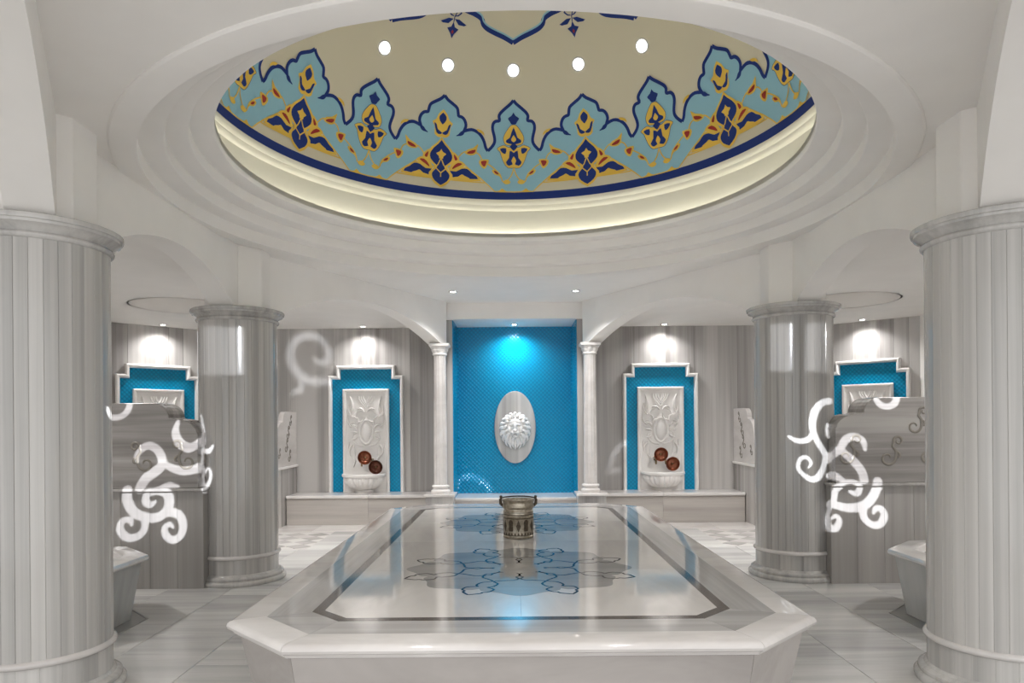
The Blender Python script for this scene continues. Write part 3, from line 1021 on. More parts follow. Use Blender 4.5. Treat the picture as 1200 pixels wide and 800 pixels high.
def wall_fountain(label, loc, rz):
    t = thing('wall_fountain', label, 'fountain', loc, rz, 'stepped wall fountains')
    pth = [(-0.585, ZB), (-0.585, 2.25), (-0.455, 2.25), (-0.455, 2.405), (0.455, 2.405), (0.455, 2.25), (0.585, 2.25), (0.585, ZB)]
    pr = [(0, 0), (0, -0.05), (0.012, -0.068), (0.03, -0.072), (0.045, -0.06), (0.052, -0.035), (0.058, -0.018), (0.058, 0)]
    G().sweep(pth, pr).build('frame', M['carve'], t, smooth=30)
    inn = [(-0.53, ZB), (-0.53, 2.195), (-0.40, 2.195), (-0.40, 2.35), (0.40, 2.35), (0.40, 2.195), (0.53, 2.195), (0.53, ZB)]
    G().plate(inn, -0.014, 0).build('tile_field', M['tile'], t)
    p = [(-0.36, ZB), (-0.36, 2.04), (0.36, 2.04), (0.36, ZB)]
    G().sweep(p, [(0, -0.013), (0, -0.05), (0.012, -0.058), (0.03, -0.055), (0.045, -0.04), (0.055, -0.03), (0.055, -0.013)]).build('panel_frame', M['carve'], t, smooth=30)
    G().plate([(-0.31, ZB), (-0.31, 1.99), (0.31, 1.99), (0.31, ZB)], -0.03, -0.012).build('carved_panel', M['carve'], t)
    # oval medallion
    cz = 1.37
    el = [(0.105 * cos(2 * pi * i / 40), -0.032, cz + 0.185 * sin(2 * pi * i / 40)) for i in range(41)]
    g = G().tube(el, 0.021, 8)
    g.ball((0, -0.03, cz), (0.075, 0.03, 0.15), 24, 10)
    g.build('oval_medallion', M['carve'], t, smooth=50)
    # heart-shaped crest of nested bands
    for k in range(3):
        q = 0.03 + 0.035 * k
        pts = [(-q - 0.015, -0.034, 1.93), (-q - 0.005, -0.034, 1.88), (-q * 0.6, -0.034, 1.85 - 0.018 * k), (0, -0.034, 1.815 - 0.03 * k), (q * 0.6, -0.034, 1.85 - 0.018 * k), (q + 0.005, -0.034, 1.88), (q + 0.015, -0.034, 1.93)]
        G().tube(smooth_line(pts, 3), 0.0145, 7).build('crest_band', M['carve'], t, smooth=50)
    for sg in (-1, 1):
        for base, tip, w, bend in (((0.235, 1.62), (0.245, 1.93), 0.032, 0.1), ((0.2, 1.6), (0.262, 1.79), 0.025, -0.15), ((0.215, 1.45), (0.268, 1.64), 0.024, -0.2),
                                   ((0.02, 1.68), (0.14, 1.73), 0.022, 0.25), ((0.13, 1.53), (0.03, 1.63), 0.024, 0.3), ((0.13, 1.5), (0.2, 1.62), 0.022, 0.3),
                                   ((0.13, 1.42), (0.23, 1.49), 0.026, 0.2), ((0.13, 1.36), (0.24, 1.38), 0.026, 0.1), ((0.13, 1.3), (0.23, 1.26), 0.026, -0.1),
                                   ((0.2, 1.18), (0.245, 1.0), 0.026, 0.2), ((0.23, 1.02), (0.2, 0.82), 0.022, -0.2), ((0.265, 1.22), (0.26, 1.08), 0.018, 0.1)):
            g = G()
            leaf(g, (sg * base[0], base[1]), (sg * tip[0], tip[1]), w, bend * sg, th=0.04)
            g.build('leaf', M['carve'], t, smooth=25)
        for pts in ([(0.04, 1.71), (0.1, 1.705), (0.16, 1.66), (0.17, 1.6), (0.13, 1.57)], [(0.19, 1.52), (0.25, 1.5), (0.255, 1.44), (0.21, 1.43)], [(0.03, 1.155), (0.12, 1.17), (0.19, 1.24), (0.2, 1.32), (0.16, 1.35)],
                    [(0.2, 1.21), (0.19, 1.1), (0.17, 0.98), (0.1, 0.86)]):
            pp = smooth_line([(sg * x, -0.033, z) for x, z in pts], 3)
            G().tube(pp, [0.016 - 0.007 * i / len(pp) for i in range(len(pp))], 6).build('tendril', M['carve'], t, smooth=50)
    return t


wf = wall_fountain('stepped marble and turquoise fountain panel on the back wall, left of the niche', (-2.32, Y_BACK, 0), 0)
dup(wf, (2.27, Y_BACK, 0), 0, 'stepped marble and turquoise fountain panel on the back wall, right of the niche')
dup(wf, (-5.365, 10.525, 0), pi / 4, 'half-hidden fountain panel on the slanted wall above the left partition')
dup(wf, (5.33, 10.56, 0), -pi / 4, 'half-hidden fountain panel on the slanted wall above the right partition')


def fluted_basin(label, loc):
    t = thing('fluted_basin', label, 'basin', loc, 0, 'fluted shell basins on the benches')
    fl = lambda a, z: 1 + (0.1 * abs(sin(11 * a)) * min(1, max(0, (0.236 - z) / 0.05)) if z > 0.04 else 0)
    h = G().lathe([(0.0, 0), (0.145, 0), (0.15, 0.01), (0.145, 0.04), (0.13, 0.045)], 48, a0=pi, a1=2 * pi)
    h.build('foot', M['carve'], t, smooth=40)
    G().lathe([(0.12, 0.04), (0.16, 0.055), (0.22, 0.09), (0.27, 0.15), (0.298, 0.2), (0.305, 0.235), (0.33, 0.242), (0.34, 0.255), (0.34, 0.28), (0.33, 0.29), (0.3, 0.29), (0.285, 0.27), (0.25, 0.16), (0.15, 0.09), (0.0, 0.08)], 132, a0=pi, a1=2 * pi, mod=fl).build('bowl', M['carve'], t, smooth=40)
    return t


b0 = fluted_basin('white fluted half-round basin on the bench below the left fountain panel', (-2.35, Y_BACK - 0.05, ZB))
dup(b0, (2.29, Y_BACK - 0.05, ZB), 0, 'white fluted half-round basin on the bench below the right fountain panel')


# copper bowls hung by the taps
def copper_bowl(label, loc, tilt, mat):
    t = thing('copper_bowl', label, 'bowl', loc, 0, 'copper bowls over the wall basins')
    t.rotation_euler = (rad(90) + tilt[0], tilt[1], 0)
    G().lathe([(0.0, 0.018), (0.018, 0.018), (0.026, 0.008), (0.03, 0.006), (0.055, 0.004), (0.058, 0.008), (0.064, 0.004), (0.08, 0.012), (0.094, 0.03), (0.102, 0.05), (0.108, 0.052), (0.106, 0.056),
               (0.1, 0.053), (0.09, 0.03), (0.076, 0.008), (0.05, -0.002), (0.0, -0.002)], 40).build('bowl', mat, t, smooth=45)
    G().lathe([(0.0, 0.03), (0.008, 0.029), (0.013, 0.022), (0.016, 0.014)], 20).build('boss', M['brass'], t, smooth=50)
    return t


def wall_tap(label, loc):
    t = thing('wall_tap', label, 'tap', loc, 0, 'brass taps over the wall basins')
    for sx in (-0.075, 0.075):
        G().tube([(sx, 0.0, 0), (sx, -0.04, 0.0), (sx, -0.075, -0.005), (sx, -0.095, -0.03), (sx, -0.097, -0.07)], [0.02, 0.016, 0.017, 0.015, 0.013], 10).build('spout', M['brass'], t, smooth=50)
        g = G().tube([(sx, -0.05, 0.005), (sx, -0.05, 0.035)], 0.009, 8)
        g.tube([(sx - 0.03, -0.05, 0.038), (sx, -0.05, 0.042), (sx + 0.03, -0.05, 0.038)], [0.007, 0.01, 0.007], 8)
        g.build('handle', M['brass'], t, smooth=50)
    G().tube([(-0.08, -0.02, 0), (0.08, -0.02, 0)], 0.012, 8).build('bridge', M['brass'], t, smooth=50)
    return t


ty = Y_BACK - 0.03
wall_tap('small aged brass twin tap behind the copper bowls, left fountain', (-2.30, ty, 0.91))
wall_tap('small aged brass twin tap behind the copper bowls, right fountain', (2.25, ty, 0.91))
copper_bowl('bright copper bowl, upper one of the pair on the left fountain', (-2.31, ty - 0.13, 0.985), (0.1, 0.0), M['copper'])
copper_bowl('dark copper bowl, lower one of the pair on the left fountain', (-2.145, ty - 0.12, 0.835), (0.05, 0.0), M['copperd'])
copper_bowl('reddish copper bowl, upper one of the pair on the right fountain', (2.235, ty - 0.14, 1.0), (0.1, 0.0), M['copper'])
copper_bowl('brown copper bowl, lower one of the pair on the right fountain', (2.42, ty - 0.11, 0.85), (0.05, 0.0), M['copper'])

# ------------------------------------------------------------------ lion spout on its oval plaque
lion = thing('lion_plaque', 'grey oval marble plaque carrying a white carved lion head, on turquoise tiles', 'sculpture', (0.0, 10.7, 1.43))
ov = [(0.315 * cos(2 * pi * i / 64), 0.55 * sin(2 * pi * i / 64)) for i in range(64)]
G().plate(ov, -0.04, -0.001).build('plaque', M['plaque'], lion, bevel=0.008, seg=2)
ELL = []   # x, z, y centre, radii and tilt of the forms that make the face


def e(x, z, y, rx, rz, ry, tilt=0.0, both_=True):
    for sg in ((1, -1) if both_ and x else (1,)):
        ELL.append((sg * x * 1.15, z * 1.15, y * 1.15 + 0.01, rx * 1.15, rz * 1.15, ry * 1.15, sg * tilt))


e(0, 0.0, 0.05, 0.115, 0.145, 0.06)                 # skull
e(0, 0.065, 0.08, 0.075, 0.05, 0.04)                # forehead
e(0.036, 0.038, 0.098, 0.034, 0.014, 0.024, -0.35)  # brows
e(0, 0.0, 0.105, 0.026, 0.07, 0.045)                # bridge of the nose
e(0, -0.042, 0.145, 0.03, 0.018, 0.022)             # nose tip
e(0.026, -0.07, 0.118, 0.032, 0.028, 0.036)         # muzzle
e(0, -0.115, 0.095, 0.034, 0.022, 0.034)            # chin
e(0.072, -0.03, 0.075, 0.034, 0.05, 0.034)          # cheeks
e(0.04, 0.014, 0.088, 0.015, 0.008, 0.012)          # eyes
e(0.115, 0.105, 0.055, 0.034, 0.034, 0.04, 0.4)     # ears


def height(x, z, ells, k=0.012):
    h = 0.0
    acc = None
    for ex, ez, ey, rx, rz, ry, t in ells:
        dx, dz = x - ex, z - ez
        u, w = dx * cos(t) + dz * sin(t), -dx * sin(t) + dz * cos(t)
        q = (u / rx) ** 2 + (w / rz) ** 2
        if q < 1:
            y = ey + ry * sqrt(1 - q)
            if acc is None:
                acc = y
            else:
                d = max(k - abs(acc - y), 0) / k
                acc = max(acc, y) + d * d * k * 0.25
    if acc is None:
        return 0.0
    for sx in (-1, 1):                                  # eye hollows under the brows
        acc -= 0.024 * math.exp(-(((x - sx * 0.05) / 0.02) ** 2 + ((z - 0.012) / 0.013) ** 2))
        acc -= 0.012 * math.exp(-(((x - sx * 0.058) / 0.014) ** 2 + ((z + 0.045) / 0.03) ** 2))
    return acc


def relief(ells, x0, x1, z0, z1, step, cut=0.002):
    nx, nz = int((x1 - x0) / step) + 1, int((z1 - z0) / step) + 1
    H = [[height(x0 + i * step, z0 + j * step, ells) for i in range(nx)] for j in range(nz)]
    v = [(x0 + i * step, -0.035 - H[j][i], z0 + j * step) for j in range(nz) for i in range(nx)]
    f = []
    for j in range(nz - 1):
        for i in range(nx - 1):
            if max(H[j][i], H[j][i + 1], H[j + 1][i], H[j + 1][i + 1]) > cut:
                f.append((j * nx + i, j * nx + i + 1, (j + 1) * nx + i + 1, (j + 1) * nx + i))
    used = sorted({q for t in f for q in t})
    ix = {q: n for n, q in enumerate(used)}
    return G().add([v[q] for q in used], [tuple(ix[q] for q in t) for t in f])


relief(ELL, -0.185, 0.185, -0.175, 0.185, 0.005).build('face', M['carve'], lion, smooth=70)
# open mouth under the muzzle
G().ball((0, -0.15, -0.108), (0.026, 0.012, 0.007), 12, 6).build('mouth', M['grout'], lion, smooth=60)
# mane of tapering locks that sweep outward and down
G().ball((0, -0.07, 0.0), (0.185, 0.06, 0.2), 28, 12).build('mane_base', M['carve'], lion, smooth=60)
for q_, (rx, rz, n, y0, reach, w) in enumerate([(0.155, 0.165, 20, 0.035, 0.06, 0.03), (0.125, 0.145, 18, 0.062, 0.055, 0.028), (0.112, 0.14, 15, 0.085, 0.045, 0.023)]):
    for i in range(n):
        a = rad(-90) + 2 * pi * (i + 0.5 * (q_ % 2)) / n
        if q_ == 2 and sin(a) < -0.8:
            continue
        sx = 1 if cos(a) > 0.02 else -1 if cos(a) < -0.02 else 0
        down = 0.05 + 0.05 * max(0.0, -sin(a))
        b = Vector((rx * cos(a), rz * sin(a)))
        r_ = Vector((cos(a), sin(a)))
        p1 = b + r_ * reach * 0.7
        p2 = b + r_ * reach * 1.0 + Vector((0.012 * sx, -down * 0.6))
        p3 = b + r_ * reach * 0.85 + Vector((-0.006 * sx, -down * 1.25))
        pts = [(b.x, -0.05 - y0, b.y), (p1.x, -0.06 - y0, p1.y), (p2.x, -0.045 - y0 * 0.8, p2.y), (p3.x, -0.04 - y0 * 0.6, p3.y)]
        pp = smooth_line(pts, 3)
        k = len(pp) - 1
        G().tube(pp, [w * (0.7 + 0.4 * sin(pi * q / k)) * (1 - 0.8 * (q / k) ** 2) for q in range(k + 1)], 7).build('mane_lock', M['carve'], lion, smooth=50)

# ------------------------------------------------------------------ metal bucket on the platform
bk = thing('bath_bucket', 'engraved tinned copper bucket standing on the marble platform', 'bucket', (0.005, 5.6, ZT + 0.001))
G().lathe([(0, 0), (0.118, 0), (0.122, 0.006), (0.122, 0.018), (0.119, 0.022), (0.119, 0.165), (0.122, 0.17), (0.122, 0.178), (0.118, 0.182), (0.117, 0.2), (0.12, 0.204), (0.12, 0.212), (0.115, 0.218), (0.114, 0.228),
           (0.124, 0.238), (0.127, 0.25), (0.124, 0.262), (0.12, 0.27), (0.122, 0.285), (0.13, 0.297), (0.132, 0.302), (0.128, 0.303), (0.118, 0.285), (0.112, 0.25), (0.11, 0.1), (0.108, 0.012), (0, 0.012)], 56).build('body', M['tin'], bk, smooth=35)
for i in range(12):
    a = 2 * pi * i / 12 - pi / 2
    g = G()
    out = [(0, 0.052), (0.009, 0.075), (0.019, 0.1), (0.009, 0.125), (0, 0.148), (-0.009, 0.125), (-0.019, 0.1), (-0.009, 0.075)] if i % 2 == 0 else \
          [(-0.015, 0.06), (0.015, 0.06), (0.02, 0.072), (0.017, 0.1), (0.02, 0.13), (0.013, 0.145), (0, 0.153), (-0.013, 0.145), (-0.02, 0.13), (-0.017, 0.1), (-0.02, 0.072)]
    v = []
    for r in (0.1188, 0.1206):
        for x, z in out:
            b = a + x / 0.12
            v.append((r * cos(b), r * sin(b), z))
    n = len(out)
    f = [(q, (q + 1) % n, n + (q + 1) % n, n + q) for q in range(n)] + [tuple(range(n, 2 * n))]
    g.add(v, f).build('engraved_cartouche', M['tindark'], bk)
    if i < 1:
        pass
for z0, z1 in ((0.156, 0.163), (0.184, 0.19), (0.024, 0.03)):
    G().lathe([(0.1185, z0), (0.1203, z0), (0.1203, z1), (0.1185, z1)], 56, closed=True).build('engraved_line', M['tindark'], bk, smooth=40)
g = G()
for i in range(28):
    a = 2 * pi * i / 28
    v = [(0.1203 * cos(a + dx / 0.12), 0.1203 * sin(a + dx / 0.12), z) for dx, z in ((-0.008, 0.03), (0.008, 0.03), (0.007, 0.04), (0, 0.052), (-0.007, 0.04))]
    g.add(v, [(0, 1, 2, 3, 4)])
g.build('engraved_fringe', M['tindark'], bk)
for sg in (-1, 1):
    g = G().tube([(sg * 0.12, 0, 0.25), (sg * 0.14, 0, 0.268), (sg * 0.143, 0, 0.3), (sg * 0.132, 0, 0.318)], [0.012, 0.013, 0.011, 0.008], 8)
    g.ball((sg * 0.138, 0, 0.322), 0.012)
    g.build('handle_lug', M['tindark'], bk, smooth=50)
hp = [(0.142 * cos(a), -0.0, 0.3) for a in (0,)]
arc = [(0.142 * cos(pi * i / 24), 0.142 * sin(pi * i / 24) * 0.97, 0.306 + 0.006 * sin(pi * i / 24)) for i in range(25)]
G().tube(arc, 0.006, 8).build('bail_handle', M['tindark'], bk, smooth=50)

# ------------------------------------------------------------------ partitions with scroll-carved splash panels
def scroll_pts(h, flip=1):
    """S-shaped carved scroll, returns a list of strokes"""
    def spiral(cx, cz, r, a0, turns, sgn, n=16):
        return [(cx + r * (1 - 0.68 * i / n) * cos(a0 + sgn * 2 * pi * turns * i / n), cz + r * (1 - 0.68 * i / n) * sin(a0 + sgn * 2 * pi * turns * i / n)) for i in range(n + 1)]
    top = spiral(-0.22, 0.32, 0.17, rad(-20), 1.15, 1)
    low_ = spiral(0.14, -0.26, 0.26, rad(180), 1.0, 1)
    s_ = [(top[0][0], top[0][1]), (-0.03, 0.14), (-0.13, 0.0), (-0.14, -0.14)]
    return [[(flip * x * h, z * h) for x, z in st] for st in (top[::-1] + s_[1:] + low_, [(-0.13, -0.02), (-0.25, -0.1), (-0.27, -0.2), (-0.2, -0.24)])]


def add_scroll(parent, x, z, h, y, flip, mat):
    g = G()
    for st in scroll_pts(h, flip):
        pp = smooth_line([(x + a, y, z + b) for a, b in st], 2)
        k = len(pp) - 1
        g.tube(pp, [h * (0.022 + 0.026 * sin(pi * min(1, q / k))) for q in range(k + 1)], 6, flat=0.5, axis=1)
    return g.build('carved_scroll', mat, parent, smooth=50)


def partition(label, loc, s, kind):
    """s = -1 builds the left-hand one: local x runs outward; the face looks to -y"""
    t = thing('splash_partition', label, 'partition', loc, 0, 'marble partitions beside the columns')
    w0, w1 = 0.0, 2.9
    X = lambda a: s * a
    e_ = [0.0, 0.24, 0.49, 0.76, 1.0, 1.3, 1.62, 1.95, 2.3, 2.9]
    for a, b in zip(e_, e_[1:]):
        x0, x1 = sorted((X(a), X(b)))
        G().box(x0 + 0.001, x1 - 0.001, 0.05, 0.33, 0, 0.895).build('wall_slab', M['low'], t, bevel=0.0015)
    x0, x1 = sorted((X(-0.02), X(2.9)))
    G().box(x0, x1, 0.0, 0.36, 0.895, 0.925).build('ledge', M['low'], t, bevel=0.008, seg=2)
    # stepped splash panel with two quarter-round shoulders
    out = [(2.9, 0.925), (2.9, 1.705), (0.43, 1.705)]
    out += [(0.43 - 0.14 * sin(a), 1.565 + 0.14 * cos(a)) for a in [rad(15 * i) for i in range(1, 7)]]
    out += [(0.27, 1.56)]
    out += [(0.27 - 0.23 * sin(a), 1.43 + 0.13 * cos(a)) for a in [rad(15 * i) for i in range(1, 7)]]
    out += [(0.03, 1.43), (0.03, 0.925)]
    out = [(X(a), z) for a, z in out]
    pnl = G().plate(out, 0.012, 0.33).build('splash_panel', M['horiz'], t, bevel=0.006, seg=2)
    for xx, zz, hh in ((0.16, 1.235, 0.27), (0.54, 1.22, 0.27), (0.9, 1.235, 0.27), (0.78, 1.5, 0.24), (1.5, 1.235, 0.27)):
        if xx == 0.78 and s < 0:
            continue
        add_scroll(t, X(xx), zz, hh, 0.008, 1 if s < 0 else -1, M['scrollm'])
    return t


partition('grey banded marble partition with carved scrolls, left of the platform behind the basin', (-2.88, 6.37, 0), -1, 0)
partition('grey banded marble partition with carved scrolls, right of the platform behind the basin', (2.88, 6.37, 0), 1, 0)


def wing(label, s):
    """short pale wing at the end of the back bench; its carved face looks to the middle of the hall"""
    t = thing('bench_end_wing', label, 'partition', (s * 3.42, 10.925, 0), -s * pi / 2 if s < 0 else -pi / 2, 'pale scroll-carved wings at the bench ends')
    t.rotation_euler = (0, 0, pi / 2 if s < 0 else -pi / 2)
    # local: -y looks to the hall's middle, local x runs along the wing away from the back wall
    d = -1 if s < 0 else 1
    X = lambda a: d * a
    for a, b in ((0, 0.36), (0.36, 0.72), (0.72, 1.1)):
        x0, x1 = sorted((X(a), X(b)))
        G().box(x0 + .001, x1 - .001, 0.0, 0.14, 0, 0.84).build('wall_slab', M['wallm'], t, bevel=0.0015)
    x0, x1 = sorted((X(0), X(1.13)))
    G().box(x0, x1, -0.035, 0.16, 0.84, 0.875).build('ledge', M['carve'], t, bevel=0.008, seg=2)
    top = 1.69
    out = [(0, 0.875), (0, top), (0.5, top)]
    out += [(0.5 + 0.15 * sin(rad(15 * i)), top - 0.14 + 0.14 * cos(rad(15 * i))) for i in range(1, 7)]
    out += [(0.68, top - 0.16)]
    out += [(0.68 + 0.26 * sin(rad(15 * i)), top - 0.45 + 0.29 * cos(rad(15 * i))) for i in range(1, 7)]
    out += [(1.0, 1.22), (1.0, 0.875)]
    out = [(X(a), z) for a, z in out]
    G().plate(out, -0.01, 0.06).build('splash_panel', M['white'], t, bevel=0.004)
    for xx, zz, hh in ((0.3, 1.56, 0.16), (0.42, 1.38, 0.2), (0.5, 1.19, 0.2), (0.82, 1.08, 0.15), (0.36, 1.03, 0.18)):
        add_scroll(t, X(xx), zz, hh, -0.013, d, M['scrollm'])
    return t


wing('short pale carved marble wing at the far left end of the back bench', -1)
wing('short pale carved marble wing at the far right end of the back bench', 1)


# ------------------------------------------------------------------ octagonal washing basins with their floor drains
def wash_basin(label, loc):
    t = thing('wash_basin', label, 'basin', loc, 0, 'octagonal marble wash basins')
    o = lambda r: circle((0, 0), r / cos(pi / 8), 8, pi / 8)
    G().prism(o(0.46), 0.0, 0.45, top=o(0.535)).build('body', M['basin'], t, bevel=0.004)
    g = G()
    prof = [(0.535, 0.445), (0.565, 0.45), (0.578, 0.462), (0.58, 0.478), (0.572, 0.494), (0.555, 0.503), (0.42, 0.503), (0.41, 0.495), (0.38, 0.35), (0.2, 0.28), (0.0, 0.27)]
    v = [(x, y, z) for r, z in prof for x, y in o(max(r, 0.001))]
    f = [(i * 8 + k, i * 8 + (k + 1) % 8, (i + 1) * 8 + (k + 1) % 8, (i + 1) * 8 + k) for i in range(len(prof) - 1) for k in range(8)]
    g.add(v, f).build('rim', M['white'], t, smooth=30)
    return t


w0 = wash_basin('octagonal marble wash basin beside the left front column', (-3.45, 5.2, 0.003))
dup(w0, (3.45, 5.2, 0.003), 0, 'octagonal marble wash basin beside the right front column')
for s, side in ((-1, 'left'), (1, 'right')):
    t = thing('floor_drain', 'shallow octagonal drain channel in the floor around the %s wash basin' % side, 'drain', (s * 3.45, 5.2, 0), 0, 'drain channels around the wash basins')
    o = lambda r: circle((0, 0), r / cos(pi / 8), 8, pi / 8)
    g = G()
    prof = [(0.47, 0.0005), (0.56, 0.0005), (0.56, 0.003), (0.572, 0.003), (0.572, 0.0)]
    v = [(x, y, z) for r, z in prof for x, y in o(r)]
    f = [(i * 8 + k, i * 8 + (k + 1) % 8, (i + 1) * 8 + (k + 1) % 8, (i + 1) * 8 + k) for i in range(len(prof) - 1) for k in range(8)]
    g.add(v, f).build('channel', M['drain_shade'], t)


# ------------------------------------------------------------------ downlights
def downlight(label, loc, r=0.05, group='small round ceiling downlights'):
    t = thing('downlight', label, 'ceiling light', loc, 0, group)
    G().lathe([(r * 0.8, 0.0), (r * 0.82, -0.006), (r * 1.15, -0.008), (r * 1.25, -0.004), (r * 1.25, 0.0)], 28).build('trim_ring', M['chrome'], t, smooth=50)
    G().lathe([(0.0, -0.002), (r * 0.8, -0.002), (r * 0.8, 0.002), (0, 0.002)], 28).build('lens', M['lamp'], t)
    return t


def lamp_at(label, x, y, z, power, angle=100, target=None, r=0.045, group='small round ceiling downlights', blend=1.0, soft=0):
    t = downlight(label, (x, y, z - 0.001), r, group)
    spot(t, (x, y, z - 0.012), target or (x, y, 0), power, angle, blend, soft or r)
    return t


lamp_at('round downlight over the left fountain panel on the back wall', -2.32, 10.72, Z_BAY, P_WALL, 140, (-2.32, 10.86, 0))
lamp_at('round downlight over the right fountain panel on the back wall', 2.30, 10.72, Z_BAY, P_WALL, 140, (2.30, 10.86, 0))
dx = 0.16
lamp_at('round downlight at the slanted left wall', -5.365 + dx, 10.525 - dx, Z_BAY, P_WALL, 140, (-5.365 + 0.06, 10.525 - 0.06, 0))
lamp_at('round downlight at the slanted right wall', 5.33 - dx, 10.56 - dx, Z_BAY, P_WALL, 140, (5.33 - 0.06, 10.56 - 0.06, 0))
lamp_at('round downlight in the soffit of the turquoise niche', 0.0, 10.42, 2.962, P_NICHE, 150, (0, 10.45, 0))
lamp_at('round downlight in the flat ceiling before the niche, left one of two', -0.79, 9.0, Z_CEIL, P_CEIL, 120)
lamp_at('round downlight in the flat ceiling before the niche, right one of two', 0.79, 9.0, Z_CEIL, P_CEIL, 120)
for s, side in ((-1, 'left'), (1, 'right')):  # unseen lamps added as fill for the bays, back walls and entrance
    for q, yy in enumerate((1.0, 5.2)):
        lamp_at('added fill downlight in the %s side bay, out of view' % side if q else 'added fill downlight in the %s entrance bay, out of view' % side, s * 4.3, yy, Z_BAY, P_BAY_FILL, 130, soft=0.2)
    lamp_at('added wide fill downlight hidden behind the pier over the whole column on the %s' % side, s * 3.2, 8.2, Z_BAY, P_BAY_FILL * 1.8, 150, soft=0.12)
    lamp_at('added unseen fill downlight in the flat ceiling near the entrance, %s one' % side, s * 0.8, 1.6, Z_CEIL, P_HALL_FILL, 140)
for i in range(18):
    a, e_ = rad(20 * i), rad(32.2)
    p = Vector((sin(a) * cos(e_), cos(a) * cos(e_), sin(e_)))
    t = thing('dome_light', {0: 'round white dome light, middle one of the five in sight', 1: 'round white dome light, just right of the middle one in sight', 2: 'round white dome light, rightmost of the five in sight',
                             17: 'round white dome light, just left of the middle one in sight', 16: 'round white dome light, leftmost of the five in sight'}.get(i, 'round white dome light hidden from the photograph by the ring moulding'), 'ceiling light', (DC[0] + p.x * (R_DOME - .004), DC[1] + p.y * (R_DOME - .004), Z_DOME + p.z * (R_DOME - .004)), 0, 'ring of light spots in the dome')
    t.rotation_euler = (p).to_track_quat('Z', 'Y').to_euler()
    if i == 0:
        a1 = G().lathe([(0.055, 0.0), (0.057, -0.006), (0.068, -0.006), (0.072, 0.0)], 28).build('trim_ring', M['chrome'], t, smooth=50).data
        a2 = G().lathe([(0.0, -0.004), (0.057, -0.004), (0.057, 0.002)], 28).build('lens', M['lampd'], t).data
    else:
        link('trim_ring', a1, t)
        link('lens', a2, t)
    d = bpy.data.lights.new('spot_lamp', 'SPOT')
    d.energy, d.spot_size, d.spot_blend, d.shadow_soft_size, d.color = P_DOME, rad(120), 0.8, 0.05, (0.97, 0.98, 1)
    o = bpy.data.objects.new('spot_lamp', d)
    C.objects.link(o)
    o.parent = t
    o.location = (0, 0, -0.02)

